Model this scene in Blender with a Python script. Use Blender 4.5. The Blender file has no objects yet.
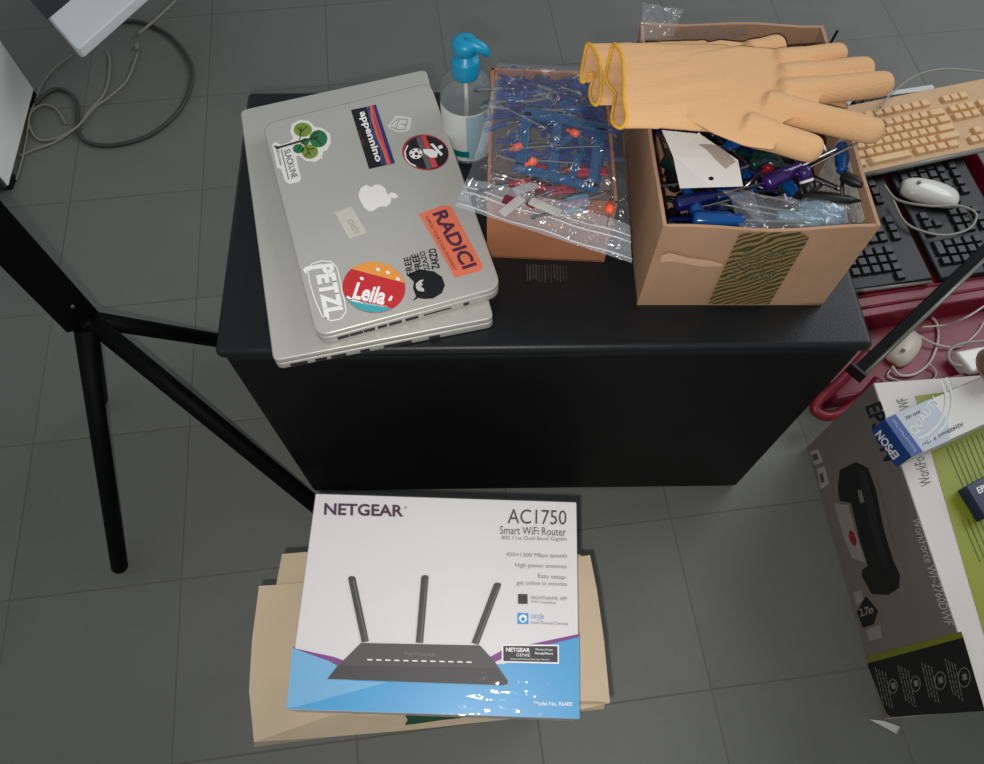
import bpy, bmesh, math, random
from mathutils import Vector, Matrix, noise
random.seed(7)
S = bpy.context.scene
COL = S.collection
V = Vector

# ---------------------------------------------------------------- camera, world, lights, exposure
FPX, CX, CY, HC = 755.0, 492.0, 382.0, 1.2
_d = V((488 - CX, 754 - CY, FPX)).normalized()
_up = -_d
_fw = (V((0, 0, 1)) - _up * _up.z).normalized()
_rt = _fw.cross(_up)
R = Matrix((_rt, _fw, _up))               # camera (x right, y down, z forward) -> world
cam = bpy.data.cameras.new('camera')
camo = bpy.data.objects.new('camera', cam)
COL.objects.link(camo)
S.camera = camo
cam.sensor_width = 36.0
cam.lens = FPX / 984.0 * 36.0
cam.clip_start = 0.01
ax, ay, az = R @ V((1, 0, 0)), R @ V((0, -1, 0)), R @ V((0, 0, -1))
camo.matrix_world = Matrix(((ax.x, ay.x, az.x, 0), (ax.y, ay.y, az.y, 0), (ax.z, ay.z, az.z, HC), (0, 0, 0, 1)))

world = bpy.data.worlds.new('world')
S.world = world
world.use_nodes = True
bg = world.node_tree.nodes['Background']
bg.inputs['Color'].default_value = (0.86, 0.94, 1.0, 1)
bg.inputs['Strength'].default_value = 0.32

fl = bpy.data.lights.new('phone_flash', 'SPOT')
fl.energy = 19.5
fl.color = (1.0, 0.96, 0.90)
fl.shadow_soft_size = 0.006
fl.spot_size = math.radians(120)
fl.spot_blend = 1.0
flo = bpy.data.objects.new('phone_flash', fl)
COL.objects.link(flo)
flo.matrix_world = camo.matrix_world.copy()
flo.location = (-0.016, -0.024, HC - 0.012)

fill = bpy.data.lights.new('added_side_fill', 'AREA')  # added area lamp, soft fill from the right; its source is unseen
fill.energy = 28.0
fill.color = (0.93, 0.97, 1.0)
fill.shape = 'RECTANGLE'
fill.size, fill.size_y = 1.6, 1.2
wo = bpy.data.objects.new('added_side_fill', fill)
COL.objects.link(wo)
wo.location = (1.9, 1.6, 1.9)
wo.rotation_euler = (V((0.3, 0.7, 0)) - V(wo.location)).to_track_quat('-Z', 'Y').to_euler()

S.view_settings.view_transform = 'Standard'
S.view_settings.look = 'None'
S.view_settings.exposure = 0.0
S.view_settings.gamma = 1.0
S.view_settings.use_curve_mapping = False


# ---------------------------------------------------------------- geometry helpers
def W(px, py, z=0.0):
    """the world point at height z seen at a position of the photograph"""
    w = R @ V((px - CX, py - CY, FPX))
    t = (z - HC) / w.z
    return V((w.x * t, w.y * t, z))


def ray(px, py):
    return (R @ V((px - CX, py - CY, FPX))).normalized()


class Plane:
    def __init__(self, p, n):
        self.p, self.n = V(p), V(n).normalized()

    def at(self, px, py, off=0.0):
        o = V((0, 0, HC))
        d = ray(px, py)
        t = (self.p - o).dot(self.n) / d.dot(self.n)
        return o + d * t + self.n * off


def lin(c):
    c /= 255.0
    return c / 12.92 if c <= 0.04045 else ((c + 0.055) / 1.055) ** 2.4


MATS = {}


def mat(name, rgb, rough=0.6, metal=0.0, var=0.06, scale=30.0, bump=0.0, bscale=200.0, trans=0.0, spec=0.5, alpha=1.0, coat=0.0, ior=1.45):
    if name in MATS:
        return MATS[name]
    m = bpy.data.materials.new(name)
    m.use_nodes = True
    nt = m.node_tree
    b = nt.nodes['Principled BSDF']
    col = tuple(lin(v) for v in rgb)
    b.inputs['Roughness'].default_value = rough
    b.inputs['Metallic'].default_value = metal
    b.inputs['Transmission Weight'].default_value = trans
    b.inputs['Specular IOR Level'].default_value = spec
    b.inputs['Alpha'].default_value = alpha
    b.inputs['Coat Weight'].default_value = coat
    b.inputs['IOR'].default_value = ior
    tc = nt.nodes.new('ShaderNodeTexCoord')
    if var > 0:
        n = nt.nodes.new('ShaderNodeTexNoise')
        n.inputs['Scale'].default_value = scale
        n.inputs['Detail'].default_value = 4
        nt.links.new(tc.outputs['Object'], n.inputs['Vector'])
        r = nt.nodes.new('ShaderNodeValToRGB')
        r.color_ramp.elements[0].position = 0.3
        r.color_ramp.elements[1].position = 0.7
        r.color_ramp.elements[0].color = tuple(c * (1 - var) for c in col) + (1,)
        r.color_ramp.elements[1].color = tuple(min(1, c * (1 + var)) for c in col) + (1,)
        nt.links.new(n.outputs['Fac'], r.inputs['Fac'])
        nt.links.new(r.outputs['Color'], b.inputs['Base Color'])
    else:
        b.inputs['Base Color'].default_value = col + (1,)
    if bump > 0:
        n2 = nt.nodes.new('ShaderNodeTexNoise')
        n2.inputs['Scale'].default_value = bscale
        n2.inputs['Detail'].default_value = 3
        nt.links.new(tc.outputs['Object'], n2.inputs['Vector'])
        bp = nt.nodes.new('ShaderNodeBump')
        bp.inputs['Strength'].default_value = bump
        bp.inputs['Distance'].default_value = 0.002
        nt.links.new(n2.outputs['Fac'], bp.inputs['Height'])
        nt.links.new(bp.outputs['Normal'], b.inputs['Normal'])
    MATS[name] = m
    return m


def film(name, rgb=(235, 240, 245), opacity=0.12, rough=0.12, gloss=0.35, bump=0.0):
    """clear plastic film"""
    if name in MATS:
        return MATS[name]
    m = bpy.data.materials.new(name)
    m.use_nodes = True
    nt = m.node_tree
    nt.nodes.clear()
    out = nt.nodes.new('ShaderNodeOutputMaterial')
    tr = nt.nodes.new('ShaderNodeBsdfTransparent')
    tr.inputs['Color'].default_value = (0.97, 0.97, 0.98, 1)
    df = nt.nodes.new('ShaderNodeBsdfDiffuse')
    df.inputs['Color'].default_value = tuple(lin(v) for v in rgb) + (1,)
    gl = nt.nodes.new('ShaderNodeBsdfGlossy')
    gl.inputs['Roughness'].default_value = rough
    gl.inputs['Color'].default_value = (1, 1, 1, 1)
    fr = nt.nodes.new('ShaderNodeLayerWeight')
    fr.inputs['Blend'].default_value = 0.25
    mul = nt.nodes.new('ShaderNodeMath')
    mul.operation = 'MULTIPLY_ADD'
    mul.inputs[1].default_value = gloss
    mul.inputs[2].default_value = 0.025
    nt.links.new(fr.outputs['Facing'], mul.inputs[0])
    if bump > 0:
        tc = nt.nodes.new('ShaderNodeTexCoord')
        nz = nt.nodes.new('ShaderNodeTexNoise')
        nz.inputs['Scale'].default_value = 26
        nz.inputs['Detail'].default_value = 3
        nz.inputs['Distortion'].default_value = 2.5
        bp = nt.nodes.new('ShaderNodeBump')
        bp.inputs['Strength'].default_value = bump
        bp.inputs['Distance'].default_value = 0.012
        nt.links.new(tc.outputs['Object'], nz.inputs['Vector'])
        nt.links.new(nz.outputs['Fac'], bp.inputs['Height'])
        nt.links.new(bp.outputs['Normal'], gl.inputs['Normal'])
    m1 = nt.nodes.new('ShaderNodeMixShader')
    m1.inputs[0].default_value = opacity
    nt.links.new(tr.outputs[0], m1.inputs[1])
    nt.links.new(df.outputs[0], m1.inputs[2])
    m2 = nt.nodes.new('ShaderNodeMixShader')
    nt.links.new(mul.outputs[0], m2.inputs[0])
    nt.links.new(m1.outputs[0], m2.inputs[1])
    nt.links.new(gl.outputs[0], m2.inputs[2])
    nt.links.new(m2.outputs[0], out.inputs[0])
    MATS[name] = m
    return m


class MB:
    def __init__(self):
        self.b = bmesh.new()
        self.mi = 0

    def vs(self, pts):
        return [self.b.verts.new(V(p)) for p in pts]

    def face(self, vl):
        try:
            f = self.b.faces.new(vl)
            f.material_index = self.mi
            return f
        except ValueError:
            return None

    def poly(self, pts):
        self.face(self.vs(pts))
        return self

    def prism(self, lo, hi):
        a, c = self.vs(lo), self.vs(hi)
        n = len(a)
        self.face(a[::-1])
        self.face(c)
        for i in range(n):
            j = (i + 1) % n
            self.face([a[i], a[j], c[j], c[i]])
        return self

    def box(self, c, s, rot=None):
        c, s = V(c), V(s) / 2
        P = [V((x * s.x, y * s.y, z * s.z)) for z in (-1, 1) for x, y in ((-1, -1), (1, -1), (1, 1), (-1, 1))]
        if rot is not None:
            P = [rot @ p for p in P]
        P = [p + c for p in P]
        return self.prism(P[:4], P[4:])

    def tube(self, path, r, n=8, cap=True, square=False):
        path = [V(p) for p in path]
        rr = r if isinstance(r, (list, tuple)) else [r] * len(path)
        rings = []
        t0 = (path[1] - path[0]).normalized()
        ref = V((0, 0, 1)) if abs(t0.z) < 0.9 else V((1, 0, 0))
        u = t0.cross(ref).normalized()
        for i, p in enumerate(path):
            a, c = path[max(0, i - 1)], path[min(len(path) - 1, i + 1)]
            t = (c - a)
            t = t.normalized() if t.length > 1e-9 else t0
            u = (u - t * u.dot(t))
            u = u.normalized() if u.length > 1e-6 else t.orthogonal().normalized()
            w = t.cross(u)
            ring = []
            for k in range(n):
                an = 2 * math.pi * (k + (0.5 if square else 0)) / n
                ring.append(p + (u * math.cos(an) + w * math.sin(an)) * rr[i])
            rings.append(self.vs(ring))
        for a, c in zip(rings, rings[1:]):
            for k in range(n):
                j = (k + 1) % n
                self.face([a[k], a[j], c[j], c[k]])
        if cap:
            self.face(rings[0][::-1])
            self.face(rings[-1])
        return self

    def lathe(self, prof, o=(0, 0, 0), n=24, axis=None, rib=0.0, nr=0):
        """prof: (radius, height) pairs"""
        o = V(o)
        M = Matrix.Identity(3)
        if axis is not None:
            M = V((0, 0, 1)).rotation_difference(V(axis).normalized()).to_matrix()
        rings = []
        for r, h in prof:
            ring = []
            for k in range(n):
                an = 2 * math.pi * k / n
                q = r * (1 + (rib * math.cos(nr * an) if nr else 0))
                ring.append(o + M @ V((q * math.cos(an), q * math.sin(an), h)))
            rings.append(self.vs(ring))
        for a, c in zip(rings, rings[1:]):
            for k in range(n):
                j = (k + 1) % n
                self.face([a[k], a[j], c[j], c[k]])
        if prof[0][0] > 1e-5:
            self.face(rings[0][::-1])
        if prof[-1][0] > 1e-5:
            self.face(rings[-1])
        return self

    def build(self, name, mats, parent=None, bevel=0.0, seg=2, smooth=False, solid=0.0, kind=None, label=None, sub=0, local=False):
        me = bpy.data.meshes.new(name)
        bmesh.ops.remove_doubles(self.b, verts=self.b.verts, dist=1e-6)
        bmesh.ops.recalc_face_normals(self.b, faces=self.b.faces)
        base = V((0, 0, 0))
        if parent is not None and not local:
            q = parent
            while q is not None:
                base += q.location
                q = q.parent
        if base.length > 0:
            bmesh.ops.translate(self.b, verts=self.b.verts, vec=-base)
        self.b.to_mesh(me)
        self.b.free()
        for m in (mats if isinstance(mats, (list, tuple)) else [mats]):
            me.materials.append(m)
        o = bpy.data.objects.new(name, me)
        COL.objects.link(o)
        if parent is not None:
            o.parent = parent
        if bevel > 0:
            md = o.modifiers.new('bevel', 'BEVEL')
            md.width = bevel
            md.segments = seg
            md.limit_method = 'ANGLE'
            md.angle_limit = math.radians(40)
        if solid:
            md = o.modifiers.new('solid', 'SOLIDIFY')
            md.thickness = solid
            md.offset = -1
        if sub:
            md = o.modifiers.new('sub', 'SUBSURF')
            md.levels = md.render_levels = sub
        if smooth:
            for p in me.polygons:
                p.use_smooth = True
        elif bevel > 0:
            for p in me.polygons:
                p.use_smooth = True
            md = o.modifiers.new('wn', 'WEIGHTED_NORMAL')
        if kind:
            o['kind'] = kind
        if label:
            o['label'] = label
        return o


def tag(o, label, cat, group=None):
    o['label'] = label
    o['category'] = cat
    if group:
        o['group'] = group
    return o


def thing(name, label, cat, loc, group=None):
    o = bpy.data.objects.new(name, None)
    o.empty_display_size = 0.02
    COL.objects.link(o)
    o.location = V(loc)
    return tag(o, label, cat, group)


def dup(src, loc=None, rot=None, label=None):
    r = src.copy()
    COL.objects.link(r)
    if loc is not None:
        r.location = loc
    if rot is not None:
        r.rotation_euler = rot
    if label:
        r['label'] = label
    for ch in list(src.children):
        c = ch.copy()
        COL.objects.link(c)
        c.parent = r
        for g in ch.children:
            d = g.copy()
            COL.objects.link(d)
            d.parent = c
    return r


def spline(pts, n=8):
    """Catmull-Rom through pts"""
    P = [V(p) for p in pts]
    P = [P[0] * 2 - P[1]] + P + [P[-1] * 2 - P[-2]]
    out = []
    for i in range(1, len(P) - 2):
        a, b, c, d = P[i - 1:i + 3]
        for k in range(n):
            t = k / n
            out.append(0.5 * ((2 * b) + (c - a) * t + (2 * a - 5 * b + 4 * c - d) * t * t + (3 * b - a - 3 * c + d) * t ** 3))
    out.append(P[-2])
    return out


def rounded(pts, r, n=5):
    """polygon with rounded corners"""
    out = []
    m = len(pts)
    for i in range(m):
        p, a, c = V(pts[i]), V(pts[i - 1]), V(pts[(i + 1) % m])
        q = p + (a - p).normalized() * min(r, (a - p).length * 0.49)
        s = p + (c - p).normalized() * min(r, (c - p).length * 0.49)
        for k in range(n + 1):
            t = k / n
            out.append(q * (1 - t) ** 2 + p * 2 * t * (1 - t) + s * t * t)
    return out


TXT = {}


def text_verts(s, bold=0.0):
    key = (s, bold)
    if key not in TXT:
        c = bpy.data.curves.new('t', 'FONT')
        c.body = s
        c.size = 1.0
        c.offset = bold
        c.resolution_u = 3
        o = bpy.data.objects.new('t', c)
        COL.objects.link(o)
        dg = bpy.context.evaluated_depsgraph_get()
        me = bpy.data.meshes.new_from_object(o.evaluated_get(dg))
        vs = [v.co.copy() for v in me.vertices]
        fs = [tuple(p.vertices) for p in me.polygons]
        bpy.data.objects.remove(o)
        bpy.data.curves.remove(c)
        bpy.data.meshes.remove(me)
        xs, ys = [v.x for v in vs], [v.y for v in vs]
        TXT[key] = (vs, fs, min(xs), max(xs), min(ys), max(ys))
    return TXT[key]


def add_text(mb, s, bl, br, tl, pl, off=0.0006, bold=0.0):
    """lettering between three corners given on plane pl"""
    vs, fs, x0, x1, y0, y1 = text_verts(s, bold)
    A, B, C = pl.at(*bl, off), pl.at(*br, off), pl.at(*tl, off)
    e1, e2 = B - A, C - A
    if e1.cross(e2).dot(pl.n) < 0:
        print('MIRRORED', s)
    nv = [mb.b.verts.new(A + e1 * ((v.x - x0) / (x1 - x0)) + e2 * ((v.y - y0) / (y1 - y0))) for v in vs]
    for f in fs:
        mb.face([nv[i] for i in f])


def add_shape(mb, pts, pl, off=0.0, th=0.0003):
    """thin printed shape whose outline lies on plane pl"""
    mb.prism([pl.at(x, y, off) for x, y in pts], [pl.at(x, y, off + th) for x, y in pts])


def ell(cx, cy, rx, ry, n=32, rot=0.0):
    c, s = math.cos(rot), math.sin(rot)
    return [(cx + rx * math.cos(a) * c - ry * math.sin(a) * s, cy + rx * math.cos(a) * s + ry * math.sin(a) * c)
            for a in [2 * math.pi * k / n for k in range(n)]]


def add_ring(mb, cx, cy, rx, ry, w, pl, off, n=32, a0=0.0, a1=2 * math.pi):
    full = abs(a1 - a0) > 6.28
    m = n if full else n + 1
    o, i = [], []
    for k in range(m):
        a = a0 + (a1 - a0) * k / n
        o.append(mb.b.verts.new(pl.at(cx + rx * math.cos(a), cy + ry * math.sin(a), off)))
        i.append(mb.b.verts.new(pl.at(cx + (rx - w) * math.cos(a), cy + (ry - w) * math.sin(a), off)))
    for k in range(n):
        j = (k + 1) % m
        mb.face([o[k], o[j], i[j], i[k]])


def add_line(mb, a, b, w, pl, off):
    """thin printed stroke from a to b, w pixels wide"""
    dx, dy = b[0] - a[0], b[1] - a[1]
    L = math.hypot(dx, dy) or 1
    nx, ny = -dy / L * w / 2, dx / L * w / 2
    mb.poly([pl.at(x, y, off) for x, y in ((a[0] + nx, a[1] + ny), (b[0] + nx, b[1] + ny), (b[0] - nx, b[1] - ny), (a[0] - nx, a[1] - ny))])


def centre(pts, z=None):
    c = sum((V(p) for p in pts), V()) / len(pts)
    if z is not None:
        c.z = z
    return c


def setz(p, z):
    return V((p.x, p.y, z))


# common materials
BLACKM = mat('black_metal', (12, 12, 13), 0.45, 0.0, 0.1, 20, spec=0.3)
WHITEP = mat('white_print', (236, 234, 232), 0.5, var=0.0)
BLACKP = mat('black_print', (16, 16, 18), 0.5, var=0.0)
GREYP = mat('grey_print', (95, 92, 95), 0.5, var=0.0)
CLEAR = film('clear_film')

# ---------------------------------------------------------------- floor
def floor_material():
    m = bpy.data.materials.new('grey_floor_tiles')
    m.use_nodes = True
    nt = m.node_tree
    b = nt.nodes['Principled BSDF']
    L = nt.links.new

    def N(t, **kw):
        n = nt.nodes.new(t)
        for k, v in kw.items():
            setattr(n, k, v)
        return n

    def math_(op, a, bb=None, c=None):
        n = N('ShaderNodeMath', operation=op)
        for i, v in enumerate((a, bb, c)):
            if v is None:
                continue
            if isinstance(v, (int, float)):
                n.inputs[i].default_value = v
            else:
                L(v, n.inputs[i])
        return n.outputs[0]
    tc = N('ShaderNodeTexCoord')
    T = 0.2615
    ang = math.radians(7.8)
    sep = N('ShaderNodeSeparateXYZ')
    L(tc.outputs['Object'], sep.inputs[0])
    # wobble of the joints
    nz = N('ShaderNodeTexNoise')
    nz.inputs['Scale'].default_value = 3.0
    L(tc.outputs['Object'], nz.inputs['Vector'])
    wob = math_('MULTIPLY_ADD', nz.outputs['Fac'], 0.006, -0.003 - 0.2938)
    ca, sa = math.cos(ang), math.sin(ang)
    x = sep.outputs['X']
    y = sep.outputs['Y']
    u = math_('ADD', math_('ADD', math_('MULTIPLY', x, ca / T), math_('MULTIPLY', y, sa / T)), wob)
    v = math_('ADD', math_('ADD', math_('ADD', math_('MULTIPLY', x, -sa / T), math_('MULTIPLY', y, ca / T)), wob), 0.2938 - 0.1646)
    def edge(w):
        f = math_('FRACT', math_('ADD', w, 100.5))
        return math_('ABSOLUTE', math_('SUBTRACT', f, 0.5))     # 0 on a joint
    e = math_('MINIMUM', edge(u), edge(v))
    mr = N('ShaderNodeMapRange')
    mr.inputs['From Min'].default_value = 0.002
    mr.inputs['From Max'].default_value = 0.0062
    L(e, mr.inputs['Value'])
    tile_id = N('ShaderNodeCombineXYZ')
    L(math_('FLOOR', math_('ADD', u, 100.0)), tile_id.inputs[0])
    L(math_('FLOOR', math_('ADD', v, 100.0)), tile_id.inputs[1])
    wn = N('ShaderNodeTexWhiteNoise')
    L(tile_id.outputs[0], wn.inputs['Vector'])
    n1 = N('ShaderNodeTexNoise')
    n1.inputs['Scale'].default_value = 7
    n1.inputs['Detail'].default_value = 6
    L(tc.outputs['Object'], n1.inputs['Vector'])
    n2 = N('ShaderNodeTexNoise')
    n2.inputs['Scale'].default_value = 120
    n2.inputs['Detail'].default_value = 3
    L(tc.outputs['Object'], n2.inputs['Vector'])
    k = math_('ADD', math_('MULTIPLY', wn.outputs['Value'], 0.10), math_('MULTIPLY', n1.outputs['Fac'], 0.22))
    k = math_('ADD', k, math_('MULTIPLY', n2.outputs['Fac'], 0.12))
    k = math_('ADD', k, 0.78)
    base = N('ShaderNodeMix', data_type='RGBA', blend_type='MULTIPLY')
    base.inputs['Factor'].default_value = 1.0
    base.inputs[6].default_value = (lin(108), lin(109), lin(104), 1)
    L(k, base.inputs[7])
    # grout: dark with rusty stretches
    gr = N('ShaderNodeMix', data_type='RGBA')
    gr.inputs[6].default_value = (lin(74), lin(74), lin(71), 1)
    gr.inputs[7].default_value = (lin(112), lin(104), lin(92), 1)
    L(nz.outputs['Fac'], gr.inputs[0])
    mix = N('ShaderNodeMix', data_type='RGBA')
    L(mr.outputs[0], mix.inputs[0])
    L(gr.outputs[2], mix.inputs[6])
    L(base.outputs[2], mix.inputs[7])
    L(mix.outputs[2], b.inputs['Base Color'])
    b.inputs['Roughness'].default_value = 0.55
    b.inputs['Specular IOR Level'].default_value = 0.35
    bp = N('ShaderNodeBump')
    bp.inputs['Strength'].default_value = 0.5
    bp.inputs['Distance'].default_value = 0.001
    L(mr.outputs[0], bp.inputs['Height'])
    L(bp.outputs['Normal'], b.inputs['Normal'])
    return m


MB().poly([(-3.2, -1.6, 0), (3.2, -1.6, 0), (3.2, 4.4, 0), (-3.2, 4.4, 0)]).build('floor', floor_material(), kind='structure')

# ---------------------------------------------------------------- black cabinet
ZC = 0.49
FL, FR, BL = W(213, 353, ZC), W(876, 346, ZC), W(247, 91, ZC)
BR = FR + (BL - FL)
BR.z = ZC
CAB = thing('cabinet', 'large black metal cabinet on the floor carrying the laptops and cardboard boxes', 'cabinet', centre([FL, FR, BR, BL], 0))
cm = mat('black_cabinet_lit', (22, 24, 26), 0.40, 0.0, 0.10, 14, bump=0.10, bscale=500, spec=0.35)  # brighter look of the lit top put into the colour
cs = mat('black_cabinet_shaded', (14, 15, 15), 0.5, 0.0, 0.10, 14, bump=0.1, bscale=500, spec=0.22)  # same black, with the shade of the sides put into the colour
cc = centre([FL, FR, BR, BL])


def inset(p, d, z):
    q = p + (cc - p).normalized() * d
    q.z = z
    return q


foot = [FL, FR, BR, BL]
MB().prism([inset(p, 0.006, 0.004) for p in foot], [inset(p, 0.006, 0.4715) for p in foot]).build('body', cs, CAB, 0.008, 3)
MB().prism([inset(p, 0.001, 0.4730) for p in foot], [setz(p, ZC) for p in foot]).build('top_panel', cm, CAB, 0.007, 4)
for p in foot:
    q = inset(p, 0.06, 0)
    MB().lathe([(0.016, 0), (0.018, 0.002), (0.018, 0.004)], q, 16).build('foot', BLACKM, CAB)
PT = Plane((0, 0, ZC), (0, 0, 1))
m = MB()
random.seed(3)
for k in range(14):
    x = 527 + k * 3.0
    m.mi = 0
    add_line(m, (x, 264 + random.random() * 2), (x + 0.4, 279 + random.random() * 4), random.choice((0.8, 1.2, 1.8)), PT, 0.0003)
m.build('barcode_label', mat('worn_grey_print', (52, 53, 54), 0.6, var=0.1), CAB, label='faint grey barcode print')

# ---------------------------------------------------------------- lower laptop
sil = mat('silver_aluminium', (186, 184, 177), 0.36, 0.30, 0.03, 6, bump=0.03, bscale=900)
sil_d = mat('dull_silver_plastic', (176, 175, 169), 0.42, 0.25, 0.03, 6)
port = mat('dark_port', (34, 33, 32), 0.6, var=0.0)
Z1 = ZC + 0.021
L1 = [W(x, y, Z1) for x, y in ((240, 110), (426, 69), (494, 318), (273, 361))]
LAP = thing('laptop', 'larger plain silver laptop lying on the black cabinet, at the bottom of two', 'laptop', centre(L1, ZC), 'silver laptops')


def slab(pts, z0, z1, r):
    return MB().prism([setz(p, z0) for p in rounded([setz(p, 0) for p in pts], r)], [setz(p, z1) for p in rounded([setz(p, 0) for p in pts], r)])


slab(L1, ZC + 0.001, ZC + 0.0115, 0.008).build('base', sil_d, LAP, 0.0018, 2)
slab(L1, ZC + 0.0125, Z1, 0.008).build('lid', sil, LAP, 0.0018, 2)
a, b_ = setz(L1[3], 0), setz(L1[2], 0)
fdir = (b_ - a).normalized()
nrm = V((fdir.y, -fdir.x, 0))
lp = MB()
for t, w in ((0.10, 0.018), (0.2, 0.012), (0.28, 0.016), (0.4, 0.01), (0.55, 0.03), (0.72, 0.012)):
    p = a.lerp(b_, t)
    lp.box((p.x, p.y, ZC + 0.0065), (w, 0.002, 0.004), Matrix.Rotation(math.atan2(fdir.y, fdir.x), 3, 'Z'))
lp.build('port_row', port, LAP)

# ---------------------------------------------------------------- upper laptop with stickers
Z2 = Z1 + 0.021
L2 = [W(x, y, Z2) for x, y in ((262, 124), (430, 82), (502, 287), (316, 337))]
LP2 = thing('laptop', 'smaller silver laptop covered in stickers, lying on top of the larger laptop', 'laptop', centre(L2, Z1), 'silver laptops')
slab(L2, Z1 + 0.0015, Z1 + 0.0130, 0.016).build('base', sil_d, LP2, 0.002, 3)
lid = slab(L2, Z1 + 0.0138, Z2, 0.016).build('lid', sil, LP2, 0.002, 3)
a, b_ = setz(L2[3], 0), setz(L2[2], 0)
fdir = (b_ - a).normalized()
lp = MB()
for t, w in ((0.13, 0.012), (0.2, 0.014), (0.27, 0.012), (0.34, 0.010), (0.41, 0.014), (0.5, 0.014), (0.64, 0.030), (0.8, 0.006)):
    p = a.lerp(b_, t)
    lp.box((p.x, p.y, Z1 + 0.0075), (w, 0.0016, 0.004 if w < 0.02 else 0.0014), Matrix.Rotation(math.atan2(fdir.y, fdir.x), 3, 'Z'))
lp.build('port_row', port, LP2)
rf = [MB().lathe([(0.006, 0), (0.006, 0.002)], p + (centre(L2) - p) * 0.15 - V((0, 0, p.z - Z1 + 0.0001)), 12).build('rubber_foot', BLACKM, LP2) for p in L2]
PL = Plane((0, 0, Z2 + 0.0001), (0, 0, 1))


def sticker(name, outline, m, label, th=0.0003):
    s = MB()
    add_shape(s, outline, PL, 0.0, th)
    return s.build(name, m, LP2, label=label)


def ink(par, name, m, fn):
    s = MB()
    fn(s)
    return s.build(name, m, par)


def P_ink(rgb):
    return mat('ink_%d_%d_%d' % rgb, rgb, 0.5, var=0.0)


# tree sticker
wh = mat('white_vinyl', (222, 221, 214), 0.4, var=0.02)
tree = [(272, 145), (275, 142), (281, 145), (290, 142), (293, 138), (290, 132), (292, 124), (300, 120), (309, 121), (315, 127),
        (322, 128), (330, 134), (331, 143), (327, 150), (323, 152), (322, 158), (315, 162), (306, 161), (299, 156), (296, 156),
        (298, 166), (301, 178), (299, 182), (289, 184), (285, 181), (281, 169), (277, 168), (275, 158)]
st = sticker('sticker', tree, wh, 'white tree sticker with green round leaves')
GL1, GL2 = P_ink((118, 140, 52)), P_ink((34, 110, 66))
ink(st, 'leaf_clusters', [GL1, GL2, P_ink((40, 34, 30))], lambda s: (
    add_shape(s, ell(303, 130, 9, 7), PL, 0.0004), add_shape(s, ell(310, 152, 8.2, 7), PL, 0.0004), setattr(s, 'mi', 1),
    add_shape(s, ell(318.5, 139, 9, 8.5), PL, 0.0004), add_shape(s, ell(298.5, 149, 5.5, 4.5), PL, 0.0004), add_shape(s, ell(305.5, 142, 4, 3.5), PL, 0.0004),
    setattr(s, 'mi', 2),
    add_shape(s, [(274, 146), (279, 147), (300, 141), (318, 137), (318, 138), (301, 142.5), (282, 148), (277, 150)], PL, 0.0008),
    [add_line(s, p, q, 0.8, PL, 0.0013) for p, q in (((300, 141), (302, 127)), ((302, 132), (307, 127)), ((302, 133), (298, 128)), ((310, 139), (320, 131)), ((314, 138), (322, 145)),
                                                     ((303, 142), (311, 156)), ((308, 150), (315, 149)), ((309, 153), (305, 157)), ((302, 143), (298, 151)))]))
ink(st, 'lettering', BLACKP, lambda s: (add_text(s, 'SLACKLINE', (284, 151), (292, 179), (290, 149), PL, 0.0008), add_text(s, 'BOLOGNA', (276.5, 151), (280, 166), (279, 150.5), PL, 0.0008),
                                         add_line(s, (281.5, 150), (289, 180), 0.7, PL, 0.0008)))
# mountain sticker
q = [(351, 110), (376, 105), (395, 163), (369, 169)]
st = sticker('sticker', q, mat('black_vinyl', (22, 21, 23), 0.4, var=0.02), 'black sticker with a striped mountain sunset')
ink(st, 'sunset_stripes', [P_ink((43, 52, 104)), P_ink((214, 104, 72)), P_ink((206, 74, 92)), P_ink((70, 98, 160))], lambda s: (
    add_shape(s, [(366.5, 107.2), (376, 105), (395, 163), (383, 165.8), (381.7, 155), (379, 150), (376, 145), (373, 138), (372, 130), (369, 122), (368, 113)], PL, 0.0004),
    setattr(s, 'mi', 1), add_shape(s, [(369.5, 106.5), (371.6, 106), (374, 120), (379, 136), (385, 150), (389.5, 164.4), (387, 165), (382, 150), (375.5, 134), (371.5, 120)], PL, 0.0008),
    setattr(s, 'mi', 2), add_shape(s, [(371.4, 106), (373, 105.6), (377, 120), (384, 142), (391, 164), (389.5, 164.4), (382, 143), (375, 121)], PL, 0.0010),
    setattr(s, 'mi', 3), [add_line(s, p, r, 0.9, PL, 0.0013) for p, r in (((367, 108), (369, 114)), ((369, 114), (371, 121)), ((371, 121), (371, 128)), ((371, 128), (374, 136)),
                                                                        ((374, 136), (379, 144)), ((379, 144), (381, 152)), ((381, 152), (382, 165)))]))
ink(st, 'lettering', WHITEP, lambda s: (add_text(s, 'appennino', (357.5, 113.5), (374, 163.5), (366, 111), PL, 0.0008, 0.03)))
ink(st, 'small_lettering', P_ink((150, 50, 50)), lambda s: add_text(s, 'outdoor culture', (358, 131), (364, 146), (359.5, 130.5), PL, 0.0008))
# white shield
st = sticker('sticker', [(387, 127), (396, 115.5), (411.5, 118), (410, 130), (404, 132.5), (396, 132)], mat('grey_white_vinyl', (205, 204, 198), 0.4, var=0.03), 'pale shield sticker')
ink(st, 'emblem', P_ink((150, 149, 144)), lambda s: [add_line(s, p, r, 1.0, PL, 0.0005) for p, r in (((391, 125), (398, 119)), ((398, 119), (408, 120)), ((408, 120), (405, 128)), ((399, 120), (396, 129)),
                                                                                                  ((401, 124), (406, 125)), ((391, 127), (398, 130)), ((398, 130), (406, 129.5)))])
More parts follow.
